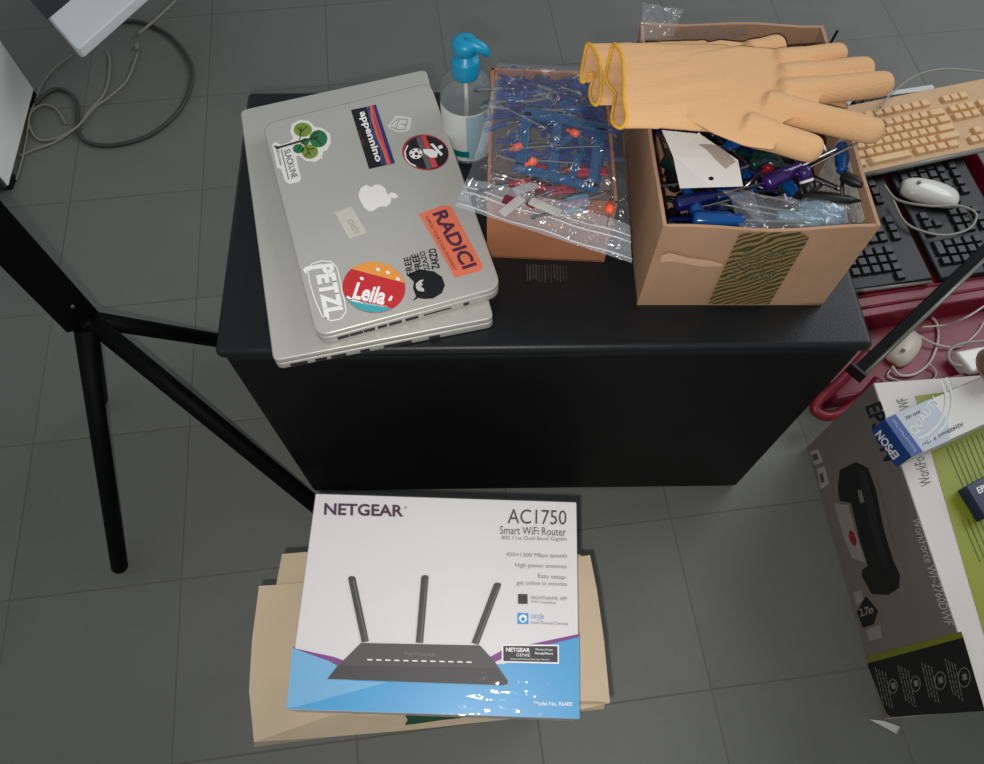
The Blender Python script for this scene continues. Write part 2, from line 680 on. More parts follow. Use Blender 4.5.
# round football sticker
st = sticker('sticker', ell(425.5, 152.5, 23.5, 17.8, 40, 0.15), P_ink((178, 62, 66)), 'round black and red football sticker')
ink(st, 'football_emblem', [P_ink((25, 23, 32)), P_ink((96, 94, 94)), P_ink((205, 66, 70)), WHITEP, P_ink((25, 23, 32))], lambda s: (
    add_shape(s, ell(426.2, 152.8, 22.2, 16.4, 40, 0.15), PL, 0.0004),
    setattr(s, 'mi', 1), add_shape(s, [(416, 138.5), (421, 137), (432.5, 168.5), (427, 170)], PL, 0.0008),
    setattr(s, 'mi', 2), add_shape(s, [(420.5, 137), (425.5, 136.2), (438, 167), (432.5, 168.5)], PL, 0.0008),
    setattr(s, 'mi', 3), add_shape(s, ell(416, 154.5, 6.6, 5.2), PL, 0.0012), add_shape(s, [(423, 150), (432, 150), (438, 153), (437, 158), (431, 158.5), (424, 154)], PL, 0.0012),
    add_shape(s, [(430, 145), (433, 144.5), (443, 155), (441, 157)], PL, 0.0014), add_shape(s, [(438, 147), (442, 146), (443, 149), (439, 150)], PL, 0.0014),
    [add_line(s, p, r, 1.3, PL, 0.0012) for p, r in (((408, 146), (405, 152)), ((405, 152), (406, 159)), ((406, 159), (410, 164)), ((410, 164), (416, 167)))],
    setattr(s, 'mi', 4), add_shape(s, ell(416.5, 154.8, 2.2, 1.7, 5), PL, 0.0016),
    [add_shape(s, ell(416 + 5 * math.cos(t), 154.5 + 3.9 * math.sin(t), 1.2, 1.0, 5), PL, 0.0016) for t in (0.3, 1.55, 2.8, 4.05, 5.3)]))
# apple-shaped logo
st = sticker('logo', [(359.5, 199), (358.5, 193), (361, 188), (366, 185), (371, 187), (376, 184.6), (381, 185), (385.5, 189), (386, 191.5), (388.5, 195.5), (391.5, 199.5), (390, 204), (386, 206.5),
                     (381, 206.3), (377, 208), (373, 211), (368.5, 211), (364, 207.5)], mat('white_logo', (226, 224, 216), 0.35, var=0.0), 'white apple logo with a bite', 0.0002)
s = MB()
add_shape(s, [(388, 195), (391, 192.5), (396, 193.5), (398, 197), (394, 198.5), (390, 197.5)], PL, 0.0, 0.0002)
s.build('logo_leaf', MATS['white_logo'], st)
# grey label
st = sticker('sticker', [(334.5, 213), (351.5, 206.5), (367, 232.5), (349.5, 239.5)], mat('pale_grey_paper', (190, 188, 178), 0.6, var=0.02), 'small pale grey paper label')
ink(st, 'lettering', P_ink((150, 147, 138)), lambda s: add_text(s, 'OXO3', (347, 221), (355, 234), (352, 219), PL, 0.0006))
# orange RADICI
st = sticker('sticker', [(419, 214), (443, 205.5), (451, 206), (483, 266), (480, 271), (455, 277.5)], mat('orange_vinyl', (226, 116, 84), 0.45, var=0.03), 'orange sticker with dark lettering')
ink(st, 'lettering', P_ink((76, 38, 66)), lambda s: (add_text(s, 'RADICI', (432, 214), (463, 270), (446, 209.5), PL, 0.0006, 0.03),
                                                   add_text(s, 'SUPPORT YOUR LOCAL MOVEMENT', (425, 217), (454, 271), (428, 216), PL, 0.0006)))
# FREE sticker with the bearded face
st = ink(lid, 'sticker', BLACKP, lambda s: (add_text(s, 'FREE', (414, 274.5), (410.5, 256.5), (407, 276), PL, 0.0003, 0.02),
                                         add_text(s, 'FREE', (423, 270.5), (418, 253.5), (416, 272), PL, 0.0003, 0.03),
                                         add_text(s, '2ZAZO', (430, 269.5), (424.5, 251), (424.5, 270.5), PL, 0.0003, 0.02),
                                         add_text(s, 'ZAKZO', (440, 268.5), (436, 248), (432, 270), PL, 0.0003, 0.03)))
st['label'] = 'black cut-out lettering'
st = sticker('sticker', [(407, 275), (414, 271.5), (424, 270), (434, 271.5), (442, 277), (445, 285), (442, 293), (433, 298.5), (424, 299), (418, 298), (412.5, 301.5), (416, 296.5), (413, 288), (414, 282)],
             mat('matte_black_vinyl', (14, 14, 15), 0.5, var=0.0), 'black bearded face silhouette')
ink(st, 'face_cutout', P_ink((190, 188, 182)), lambda s: (add_shape(s, [(416, 284), (420, 280.5), (424, 280), (421.5, 283), (423, 285), (420.5, 286.5), (424, 289), (424, 292), (418, 291), (416, 288)], PL, 0.0004),))
# round Leila
LC = (374.0, 287.5)
st = sticker('sticker', ell(374, 287.5, 31.5, 25.5, 48, 0.1), mat('red_vinyl', (190, 44, 50), 0.42, var=0.02), 'round orange, red and teal sticker')


def chord(y0, s0, y1, s1, top):
    E = ell(374, 287.5, 31.2, 25.2, 64, 0.1)
    f = lambda x: y0 + s0 * (x - 374)
    return [p for p in E if (p[1] < f(p[0])) == top]


def sortring(ps):
    c = (sum(p[0] for p in ps) / len(ps), sum(p[1] for p in ps) / len(ps))
    return sorted(ps, key=lambda p: math.atan2(p[1] - c[1], p[0] - c[0]))


ink(st, 'colour_fields', [P_ink((226, 150, 66)), P_ink((60, 160, 172)), WHITEP], lambda s: (
    add_shape(s, sortring(chord(276.5, 0.27, 0, 0, True)), PL, 0.0004), setattr(s, 'mi', 1), add_shape(s, sortring(chord(303, 0.22, 0, 0, False)), PL, 0.0004),
    setattr(s, 'mi', 2), [add_shape(s, ell(x, y, 2.2, 1.6, 8, 0.4), PL, 0.0008) for x, y in ((362, 279), (378, 270), (388, 273), (398, 279.5))],
    add_shape(s, [(388, 301), (391, 296), (393, 297), (391, 301.5)], PL, 0.0008)))
ink(st, 'lettering', WHITEP, lambda s: (add_text(s, 'Leila', (352, 299), (383.5, 305.5), (357.5, 282.5), PL, 0.0008, 0.035),
                                         add_line(s, (347, 297), (352, 300), 2.2, PL, 0.0009), add_line(s, (350, 300), (362, 303), 1.6, PL, 0.0009),
                                         add_text(s, 'LA BIBLIOTECA DEGLI OGGETTI', (357, 303.3), (387, 308), (357.5, 301.5), PL, 0.0009)))
# white PETZL
st = ink(lid, 'sticker', mat('white_vinyl_cut', (228, 228, 224), 0.4, var=0.0), lambda s: (
    add_text(s, 'PETZL', (314, 266), (325, 319), (333, 263), PL, 0.0004, 0.05), 
    [add_line(s, p, r, 1.2, PL, 0.0004) for p, r in zip([(308, 272), (312, 264), (322, 261), (332, 262), (337, 268), (340, 280), (342, 292), (345, 302), (346, 312), (341, 319), (331, 321), (322, 316), (315, 300), (310, 284)],
                                                       [(312, 264), (322, 261), (332, 262), (337, 268), (340, 280), (342, 292), (345, 302), (346, 312), (341, 319), (331, 321), (322, 316), (315, 300), (310, 284), (308, 272)])],
    add_shape(s, [(303, 270), (306, 267), (322, 264), (323, 267), (307, 271), (306, 275)], PL, 0.0002)))
st['label'] = 'white cut-out lettering in a loop'

# ---------------------------------------------------------------- sanitizer bottle
bb = W(468, 147, ZC)
BOT = thing('pump_bottle', 'clear hand sanitizer bottle with a turquoise pump, standing behind the laptops', 'bottle', bb)
clearp = mat('clear_plastic', (225, 232, 232), 0.08, 0, 0, trans=0.9, alpha=0.35, ior=1.3)
gel = mat('clear_gel', (190, 200, 200), 0.1, 0, 0, trans=0.6, alpha=0.5, ior=1.33)
turq = mat('turquoise_plastic', (6, 138, 178), 0.35, 0, 0.04, 20)
MB().lathe([(0.0, 0.0005), (0.027, 0.0005), (0.0300, 0.004), (0.0300, 0.088), (0.0285, 0.098), (0.024, 0.107), (0.0165, 0.113), (0.0125, 0.115), (0.0125, 0.118), (0.0, 0.118)], bb, 36).build('body', clearp, BOT, smooth=True)
MB().lathe([(0.0, 0.002), (0.0268, 0.002), (0.0285, 0.005), (0.0285, 0.080), (0.0, 0.080)], bb, 36).build('gel', gel, BOT)
MB().tube([bb + V((0, 0, 0.006)), bb + V((0, 0, 0.116))], 0.002, 8).build('dip_tube', mat('white_tube', (225, 225, 220), 0.4), BOT)


def cyl_patch(r, h0, h1, a0, a1, n=14):
    m = MB()
    for k in range(n):
        t0, t1 = a0 + (a1 - a0) * k / n, a0 + (a1 - a0) * (k + 1) / n
        m.poly([bb + V((r * math.cos(t), r * math.sin(t), h)) for t, h in ((t0, h0), (t1, h0), (t1, h1), (t0, h1))])
    return m


D = math.radians
lb = cyl_patch(0.0303, 0.008, 0.080, D(182), D(330), 20).build('label', mat('white_label', (208, 213, 212), 0.4, var=0.02), BOT, smooth=True)
cyl_patch(0.0305, 0.010, 0.078, D(270), D(322), 12).build('blue_panel', mat('pale_blue_label', (150, 182, 192), 0.4, var=0.02), lb, smooth=True)
cyl_patch(0.0306, 0.014, 0.024, D(215), D(275), 14).build('teal_stripe', mat('teal_label', (0, 112, 112), 0.4, var=0.0), lb, smooth=True)
MB().lathe([(0.0148, 0.112), (0.0155, 0.114), (0.0155, 0.131), (0.0145, 0.134), (0.0105, 0.135), (0.0105, 0.142)], bb, 28, rib=0.02, nr=14).build('collar', turq, BOT, smooth=True)
hd = MB().lathe([(0.0105, 0.141), (0.0135, 0.143), (0.0140, 0.152), (0.0125, 0.156), (0.006, 0.158), (0.0, 0.158)], bb, 24)
hd.tube([bb + V((0.0, 0, 0.151)), bb + V((0.010, -0.002, 0.152)), bb + V((0.019, -0.005, 0.150)), bb + V((0.0255, -0.007, 0.144))], [0.0075, 0.0072, 0.006, 0.004], 12)
hd.build('pump_head', turq, BOT, smooth=True)

# ---------------------------------------------------------------- screwdriver prototypes
steel = mat('steel', (176, 176, 178), 0.25, 1.0, 0.02)


def tint(name, rgb, rough=0.18, tr=0.35):
    return mat(name, rgb, rough, 0, 0.05, 40, trans=tr, coat=0.4)


TINT = {'blue': tint('clear_blue_handle', (6, 84, 160)), 'dark blue': tint('clear_navy_handle', (20, 30, 100)), 'purple': tint('clear_purple_handle', (62, 36, 116)),
        'red': tint('clear_red_handle', (160, 24, 44)), 'black': mat('black_handle', (18, 18, 19), 0.35, 0, 0.05, 40), 'pale blue': tint('pale_blue_handle', (120, 165, 190), tr=0.5),
        'green': tint('clear_green_handle', (12, 54, 54)), 'orange': mat('orange_plastic', (238, 88, 52), 0.4, 0, 0.05, 40)}
PROTO = {}


def screwdriver(col, loc, direction, L, group, label, roll=0.0):
    """lies along direction, loc is the middle of the handle"""
    key = (col, round(L, 3))
    rot = V((1, 0, 0)).rotation_difference(V(direction).normalized()).to_euler()
    if key in PROTO:
        o = dup(PROTO[key], loc, rot, label)
        o['group'] = group
        return o
    o = thing('screwdriver', label, 'screwdriver', loc, group)
    X = V((1, 0, 0))
    h = L * 0.42
    r = min(0.0085, L * 0.07)
    MB().lathe([(0, -h / 2), (r * 0.8, -h / 2), (r, -h * 0.44), (r, h * 0.18), (r * 0.7, h * 0.30), (r * 0.85, h * 0.42), (r * 0.6, h / 2), (0, h / 2)], (0, 0, 0), 18, X, 0.09, 6).build('handle', TINT[col], o, smooth=True, local=True)
    s = MB().tube([(h / 2 - 0.002, 0, 0), (L * 0.70, 0, 0)], 0.0017, 8)
    s.prism([V((L * 0.70, -.0017, -.0014)), V((L * 0.70, .0017, -.0014)), V((L * 0.70, .0017, .0014)), V((L * 0.70, -.0017, .0014))],
            [V((L * 0.79, -.0017, -.0003)), V((L * 0.79, .0017, -.0003)), V((L * 0.79, .0017, .0003)), V((L * 0.79, -.0017, .0003))])
    s.build('shaft', steel, o, local=True)
    o.rotation_euler = rot
    PROTO[key] = o
    return o


# ---------------------------------------------------------------- big cardboard box
card = mat('brown_cardboard', (170, 134, 106), 0.75, 0, 0.06, 18, bump=0.12, bscale=120)
card_in = mat('cardboard_inside', (158, 122, 94), 0.8, 0, 0.06, 18, bump=0.12, bscale=120)
ZR = 0.628
bf = [W(637, 305, ZC), W(822, 305, ZC)]
cb = [V((bf[0].x, bf[0].y, 0)), V((bf[1].x, bf[1].y, 0)), V((0.363, 0.727, 0)), V((0.160, 0.727, 0))]
CB = thing('cardboard_box', 'large open brown cardboard box full of tools, gloves lying across it', 'box', centre(cb, ZC))


def wall(p, q, z0, z1, th, inner):
    d = (q - p).normalized()
    n = V((-d.y, d.x, 0)) * th
    if n.dot(inner - p) < 0:
        n = -n
    return MB().prism([setz(p, z0), setz(q, z0), setz(q + n, z0), setz(p + n, z0)], [setz(p, z1), setz(q, z1), setz(q + n, z1), setz(p + n, z1)])


ci = centre(cb)
for i, nm in enumerate(('front_panel', 'side_panel', 'rear_panel', 'side_panel')):
    p, q2 = cb[i], cb[(i + 1) % 4]
    # bow the rim a little
    wb = MB()
    d = (q2 - p).normalized()
    n = V((-d.y, d.x, 0))
    if n.dot(ci - p) < 0:
        n = -n
    N_, prev = 8, None
    rows = []
    for k in range(N_ + 1):
        t = k / N_
        bow = math.sin(math.pi * t)
        x = p.lerp(q2, t)
        zt = ZR + (0.002 * math.sin(t * 9 + i * 2))
        out = n * (-(0.004 if i in (0, 3) else 0.0) * bow)
        rows.append(wb.vs([setz(x, ZC), setz(x + out, zt), setz(x + out + n * 0.0035, zt), setz(x + n * 0.0035, ZC)]))
    for r0, r1 in zip(rows, rows[1:]):
        for k in range(4):
            j = (k + 1) % 4
            wb.face([r0[k], r0[j], r1[j], r1[k]])
    wb.face(rows[0][::-1])
    wb.face(rows[-1])
    pan = wb.build(nm, card, CB)
    if i == 0:
        FRONT = pan
MB().prism([setz(p, ZC + 0.0005) for p in cb], [setz(p, ZC + 0.004) for p in cb]).build('base_panel', card_in, CB)


def tape_material():
    m = bpy.data.materials.new('green_hatched_tape')
    m.use_nodes = True
    nt = m.node_tree
    b = nt.nodes['Principled BSDF']
    tc = nt.nodes.new('ShaderNodeTexCoord')
    mp = nt.nodes.new('ShaderNodeMapping')
    mp.inputs['Rotation'].default_value = (0, math.radians(-58), 0)
    wv = nt.nodes.new('ShaderNodeTexWave')
    wv.inputs['Scale'].default_value = 46
    wv.inputs['Distortion'].default_value = 9
    wv.inputs['Detail Scale'].default_value = 0.7
    wv.inputs['Detail'].default_value = 2
    rp = nt.nodes.new('ShaderNodeValToRGB')
    rp.color_ramp.elements[0].color = (lin(58), lin(66), lin(36), 1)
    rp.color_ramp.elements[1].color = (lin(142), lin(112), lin(76), 1)
    rp.color_ramp.elements[0].position = 0.35
    rp.color_ramp.elements[1].position = 0.62
    nt.links.new(tc.outputs['Object'], mp.inputs[0])
    nt.links.new(mp.outputs[0], wv.inputs['Vector'])
    nt.links.new(wv.outputs['Fac'], rp.inputs[0])
    nt.links.new(rp.outputs[0], b.inputs['Base Color'])
    b.inputs['Roughness'].default_value = 0.3
    return m


fd = (cb[1] - cb[0]).normalized()
fn = V((fd.y, -fd.x, 0))
PF = Plane(cb[0] + fn * 0.0045, fn)
tp = MB()
add_shape(tp, [(740, 233), (800, 232), (809, 238), (769, 304), (708, 304)], PF, 0.0, 0.0004)
tp_o = tp.build('tape', tape_material(), CB, label='brown packing tape with green hatching')
s = MB()
for t, y in (('KEEP', 0), ('DRY', 1), ('CARE', 2)):
    k = y * 10
    add_text(s, t, (743 - k * 0.55, 260 + k * 1.05), (783 - k * 0.55, 258 + k * 1.05), (747 - k * 0.55, 252 + k * 1.05), PF, 0.0008)
for dx in (0, 1):
    add_line(s, (748 + dx * 40, 247), (724 + dx * 40, 287), 1.0, PF, 0.0008)
s.build('lettering', P_ink((92, 92, 62)), tp_o)
s = MB()
add_shape(s, [(661, 256), (670, 253), (690, 258), (713, 261), (723, 264), (722, 266), (700, 266), (690, 264), (672, 261), (660, 262)], PF, 0.0, 0.0005)
s.build('tear_mark', mat('torn_paper', (198, 162, 132), 0.8, 0, 0.08, 200), CB, label='pale torn crease')

s = MB()
lw = [V((cb[1].x - .0045, cb[1].y + y, z)) for y, z in ((.02, .53), (.13, .53), (.13, .615), (.02, .615))]
s.prism(lw, [p - V((.0006, 0, 0)) for p in lw])
s.build('inner_label', mat('printed_label', (196, 192, 188), .6, 0, .25, 160), CB, label='pale printed paper on the inner wall')

# tools in the box
random.seed(11)
cols = ['black', 'blue', 'black', 'dark blue', 'black', 'dark blue', 'purple', 'black', 'green', 'blue']
hx, hy = (cb[1] - cb[0]), (cb[3] - cb[0])
for k in range(90):
    u, v = random.uniform(0.20, 0.80), random.uniform(0.12, 0.88)
    z = 0.504 + 0.016 * (k // 14) + random.uniform(0, 0.006)
    loc = cb[0] + hx * u + hy * v
    a = random.uniform(0, math.pi * 2)
    # keep the blade inside the walls
    for _ in range(30):
        e = V((math.cos(a), math.sin(a), 0))
        tip = loc + e * 0.082
        tail = loc - e * 0.026
        ok = all(0.06 < (x - cb[0]).dot(hx) / hx.length_squared < 0.94 and 0.05 < (x - cb[0]).dot(hy) / hy.length_squared < 0.95 for x in (tip, tail))
        if ok:
            break
        a = random.uniform(0, math.pi * 2)
    if not ok:
        continue
    c = cols[k % len(cols)]
    screwdriver(c, setz(loc, z), e + V((0, 0, random.uniform(-0.05, 0.05))), 0.104, c + ' screwdrivers heaped in the box', c + '-handled screwdriver in the heap of tools filling the cardboard box')


def sd_px(col, a, b, z, L, label, group):
    """a: tail of the handle, b: towards the tip"""
    A, B = W(a[0], a[1], z), W(b[0], b[1], z + 0.001)
    d = (B - A).normalized()
    return screwdriver(col, A + d * L * 0.21, d, L, group, label)


sd_px('blue', (693, 219), (760, 221), 0.612, 0.118, 'bright blue screwdriver in the near left corner of the cardboard box', 'loose screwdrivers on top')
sd_px('purple', (765, 184), (808, 163), 0.612, 0.110, 'purple screwdriver lying beside the white header card in the box', 'loose screwdrivers on top')
sd_px('blue', (842, 145), (842, 200), 0.612, 0.090, 'short blue screwdriver near the far right wall of the cardboard box', 'loose screwdrivers on top')
sd_px('dark blue', (675, 205), (712, 196), 0.606, 0.104, 'navy screwdriver beside the left wall of the cardboard box', 'loose screwdrivers on top')
sd_px('blue', (700, 216), (676, 170), 0.604, 0.090, 'slim blue screwdriver under the white header card', 'loose screwdrivers on top')
sd_px('red', (766, 172), (780, 148), 0.600, 0.09, 'red screwdriver half under the glove thumb', 'loose screwdrivers on top')
sd_px('green', (752, 155), (780, 166), 0.602, 0.098, 'dark green screwdriver under the glove in the box', 'loose screwdrivers on top')
# black pointed spudgers
spud = mat('black_nylon', (20, 20, 21), 0.45, 0, 0.05, 60)


def spudger(a, b, z, label, w=0.0055):
    A, B = W(*a, z), W(*b, z + 0.006)
    d = (B - A).normalized()
    o = thing('spudger', label, 'pry tool', A, 'black spudgers')
    m = MB().tube([A, A.lerp(B, 0.1), A.lerp(B, 0.55), A.lerp(B, 0.8), B], [w * 0.8, w, w, w * 0.7, w * 0.15], 8)
    m.build('body', spud, o, smooth=True)
    return o


spudger((800, 199), (861, 201), 0.614, 'long black pointed spudger lying toward the right wall of the box')
spudger((842, 176), (866, 187), 0.618, 'short black spudger against the right wall of the box')
o = W(806, 182, 0.617)
PUR = thing('pipette', 'purple and black plastic tool with a white ring, upright in the cardboard box', 'tool', o)
pd = (W(810, 196, 0.607) - W(803, 166, 0.624)).normalized()
t0 = W(803, 166, 0.622)
MB().tube([t0, t0 + pd * 0.004, t0 + pd * 0.014], [0.004, 0.0065, 0.0065], 14).build('cap', TINT['purple'], PUR, smooth=True)
MB().tube([t0 + pd * 0.014, t0 + pd * 0.0165], [0.0068, 0.0068], 14).build('ring', WHITEP, PUR, smooth=True)
MB().tube([t0 + pd * 0.0165, t0 + pd * 0.026, t0 + pd * 0.032], [0.0060, 0.0055, 0.002], 14).build('tip', spud, PUR, smooth=True)
# thin probes
PROBE = []


def rod(a, za, b, zb, r, label, m=steel, name='probe', cat='rod', group='thin metal rods in the box'):
    o = MB().tube([W(*a, za), W(*b, zb)], r, 8).build(name, m)
    return tag(o, label, cat, group)


rod((795, 175), 0.612, (858, 143), 0.645, 0.0013, 'long thin steel rod leaning up against the right wall of the box')
rod((770, 148), 0.610, (790, 172), 0.612, 0.0012, 'thin steel rod under the glove thumb in the box')
rod((846, 198), 0.600, (850, 222), 0.612, 0.0013, 'short steel rod near the front right corner of the box')
rod((702, 207), 0.612, (730, 200), 0.615, 0.0011, 'thin steel rod above the bright blue screwdriver')
rod((822, 58), 0.62, (838, 30), 0.655, 0.0015, 'thin dark rod poking out of the far right corner of the box', spud)
# header card with hole
hc = [(662, 140), (706, 150), (737, 158), (743, 186), (680, 188), (676, 164)]
HC_ = MB()
pts = [((662, 130), .634), ((700, 134), .632), ((738, 160), .630), ((743, 186), .624), ((712, 187), .623), ((680, 188), .624), ((673, 156), .628)]
Pp = [W(*p, z) for p, z in pts]
HC_.prism([p - V((0, 0, .0006)) for p in Pp], Pp)
hco = tag(HC_.build('header_card', mat('white_card', (226, 224, 222), 0.5, 0, 0.03, 40)), 'white header card with a punched hole, lying on the tools in the box', 'card')
PH = Plane(W(712, 180, 0.6250), (0, 0, 1))
s = MB()
add_shape(s, ell(711, 179, 2.6, 1.8, 16), PH, 0.0006)
s.build('hole', BLACKP, hco)
pb_ = MB()
rndv = random.Random(5)


def sheet(mb, quad, zs, nu=16, nv=10, amp=0.004, seed=0, freq=60, bulge=0.0):
    """crumpled sheet over four positions (in order around) with heights"""
    A, B, C, D_ = [W(*p, z) for p, z in zip(quad, zs)]
    g = []
    for j in range(nv + 1):
        v = j / nv
        row = []
        for i in range(nu + 1):
            u = i / nu
            p = A * (1 - u) * (1 - v) + B * u * (1 - v) + C * u * v + D_ * (1 - u) * v
            n = noise.noise(V((p.x * freq + seed, p.y * freq, seed * 1.7)))
            p = p + V((0, 0, amp * n + bulge * math.sin(math.pi * u) ** 0.6 * math.sin(math.pi * v) ** 0.6))
            row.append(mb.b.verts.new(p))
        g.append(row)
    for j in range(nv):
        for i in range(nu):
            mb.face([g[j][i], g[j][i + 1], g[j + 1][i + 1], g[j + 1][i]])


sheet(pb_, [(698, 144), (720, 146), (736, 162), (726, 168)], [.633, .633, .632, .632], amp=0.003, seed=4)
pb_.build('packet_window', film('brown_film', (150, 120, 90), 0.35, 0.1, 0.5), hco, smooth=True)
# plastic bag with tools lying in the front of the box
BAGC = film('clear_bag', (225, 235, 245), 0.10, 0.14, 0.5, 0.8)
b1 = MB()
sheet(b1, [(722, 190), (850, 205), (852, 228), (770, 232)], [.620, .624, .618, .618], 26, 14, 0.004, 2, 70, 0.008)
tag(b1.build('plastic_bag', BAGC, smooth=True), 'clear plastic bag of pale blue tools lying along the front of the cardboard box', 'bag')
for k, (a, b2) in enumerate((((842, 213), (800, 204)), ((840, 221), (790, 212)), ((820, 224), (770, 214)))):
    sd_px('pale blue', a, b2, 0.612 - 0.001 * k, 0.10, 'pale blue screwdriver inside the clear bag in the box', 'pale blue screwdrivers in the clear bag')
b1 = MB()
sheet(b1, [(730, 196), (752, 190), (768, 230), (742, 234)], [.616, .616, .616, .616], 14, 14, 0.002, 8, 60)
tag(b1.build('plastic_bag', BAGC, smooth=True), 'small clear bag with a ruled grid beside the bright blue screwdriver', 'bag')
b1 = MB()
sheet(b1, [(643, 3), (684, 9), (672, 36), (640, 40)], [.655, .655, .632, .630], 14, 14, 0.004, 6, 80)
sheet(b1, [(640, 22), (676, 26), (676, 42), (640, 42)], [.63, .63, .61, .61], 10, 8, 0.004, 9, 80)
tag(b1.build('plastic_bag', BAGC, smooth=True), 'small clear zip bag sticking up over the far left corner of the box', 'bag')
b1 = MB()
sheet(b1, [(680, 27), (748, 25), (748, 42), (670, 42)], [.63, .63, .606, .606], 18, 8, 0.004, 3, 80)
tag(b1.build('plastic_bag', BAGC, smooth=True), 'clear plastic bag along the rear wall of the cardboard box', 'bag')

# ---------------------------------------------------------------- small cardboard box under the zip bag
ZS = 0.592
sb = [setz(W(487, 257, ZC), 0), setz(W(604, 262, ZC), 0)]
sb += [V((sb[1].x - 0.001, 0.690, 0)), V((sb[0].x + 0.003, 0.695, 0))]
SB = thing('cardboard_box', 'small orange-brown cardboard box underneath the bag of blue tools', 'box', centre(sb, ZC))
card2 = mat('orange_cardboard', (164, 106, 74), 0.75, 0, 0.06, 18, bump=0.1, bscale=120)
si = centre(sb)
for i, nm in enumerate(('front_panel', 'side_panel', 'rear_panel', 'side_panel')):
    wall(sb[i], sb[(i + 1) % 4], ZC, ZS, 0.003, si).build(nm, card2, SB)
MB().prism([setz(p, ZC + .0005) for p in sb], [setz(p, ZC + .003) for p in sb]).build('base_panel', card2, SB)
lidp = [p + (si - p) * 0.03 for p in sb]  # added sheet, coloured dark to stand for the shaded box interior
MB().prism([setz(p, ZS - .022) for p in lidp], [setz(p, ZS - .020) for p in lidp]).build('dark_infill', mat('grey_brown_infill', (104, 88, 84), 0.8, 0, 0.2, 60), SB, label='added dull grey-brown sheet standing for the dark box interior')

# ---------------------------------------------------------------- zip bag with blue tools
ZB = ZS + 0.010
bagL = spline([W(498, 63, ZB + .012), W(489, 105, ZB + .012), W(474, 160, ZB + .010), W(455, 206, ZB - .012)], 5)
bagR = spline([W(600, 68, ZB + .012), W(622, 130, ZB + .012), W(628, 200, ZB + .008), W(632, 263, ZB - .014)], 5)


def bag_grid(mb, sgn, amp, seed, v0=0.0, v1=1.0, nu=30):
    rows = []
    n = len(bagL) - 1
    m = n * 3
    for j in range(m + 1):
        v = v0 + (v1 - v0) * j / m
        f = v * n
        i0 = min(int(f), n - 1)
        a = bagL[i0].lerp(bagL[i0 + 1], f - i0)
        b = bagR[i0].lerp(bagR[i0 + 1], f - i0)
        row = []
        for i in range(nu + 1):
            u = i / nu
            p = a.lerp(b, u)
            bul = math.sin(math.pi * u) ** 0.5 * (math.sin(math.pi * min(v * 1.15, 1)) ** 0.5 if v < 0.87 else 0)
            w = amp * (1 if 0.02 < v < 0.98 else 0.2) * (noise.noise(V((p.x * 55 + seed, p.y * 55, 0))) + 0.6 * abs(noise.noise(V((p.x * 110, p.y * 60, seed)))))
            zz = sgn * 0.011 * bul + (w if sgn > 0 else 0.2 * w) * (0.25 + bul)
            row.append(mb.b.verts.new(p + V((0, 0, zz))))
        rows.append(row)
    for r0, r1 in zip(rows, rows[1:]):
        for i in range(nu):
            mb.face([r0[i], r0[i + 1], r1[i + 1], r1[i]])


ZIP = thing('zip_bag', 'clear zip bag of blue and red plastic tools lying on the small box', 'bag', centre([bagL[0], bagR[-1]], ZS))
bg1 = MB()
bag_grid(bg1, 1, 0.007, 3, 0.0, 0.80)
bg1.build('upper_film', film('zip_film', (228, 236, 245), 0.02, 0.16, 0.24, 0.8), ZIP, smooth=True)
bg1 = MB()
bag_grid(bg1, -1, 0.002, 5)
bg1.build('lower_film', film('zip_film_low', (225, 230, 235), 0.02, 0.2, 0.05), ZIP, smooth=True)
bg1 = MB()
bag_grid(bg1, 1, 0.006, 3, 0.80, 1.0)
bg1.build('zip_end', film('zip_end_film', (205, 212, 218), 0.24, 0.16, 0.5, 0.8), ZIP, smooth=True)
zs = MB()
for v in (0.86, 0.895, 0.985):
    n = len(bagL) - 1
    f = v * n
    i0 = min(int(f), n - 1)
    a, b = bagL[i0].lerp(bagL[i0 + 1], f - i0), bagR[i0].lerp(bagR[i0 + 1], f - i0)
    zs.tube([a.lerp(b, k / 12) + V((0, 0, 0.0015 + 0.0015 * math.sin(k * 1.3))) for k in range(13)], 0.0008, 6)
zs.build('zip_strip', film('zip_rib', (235, 240, 245), 0.45, 0.15, 0.6), ZIP, smooth=True)
# contents
zt = ZB + 0.008
blueplate = mat('clear_blue_plate', (0, 72, 116), 0.12, 0, 0.08, 40, trans=0.0, coat=0.5)
FRM = thing('blue_frame', 'translucent blue plastic frame with wedge cut-outs inside the zip bag', 'plastic part', W(562, 150, zt))


def bar(mb, a, b, w, th=0.004, z=zt):
    A, B = W(*a, z), W(*b, z)
    d = (B - A).normalized()
    n = V((-d.y, d.x, 0)) * w / 2
    mb.prism([A + n, B + n, B - n, A - n], [A + n + V((0, 0, th)), B + n + V((0, 0, th)), B - n + V((0, 0, th)), A - n + V((0, 0, th))])


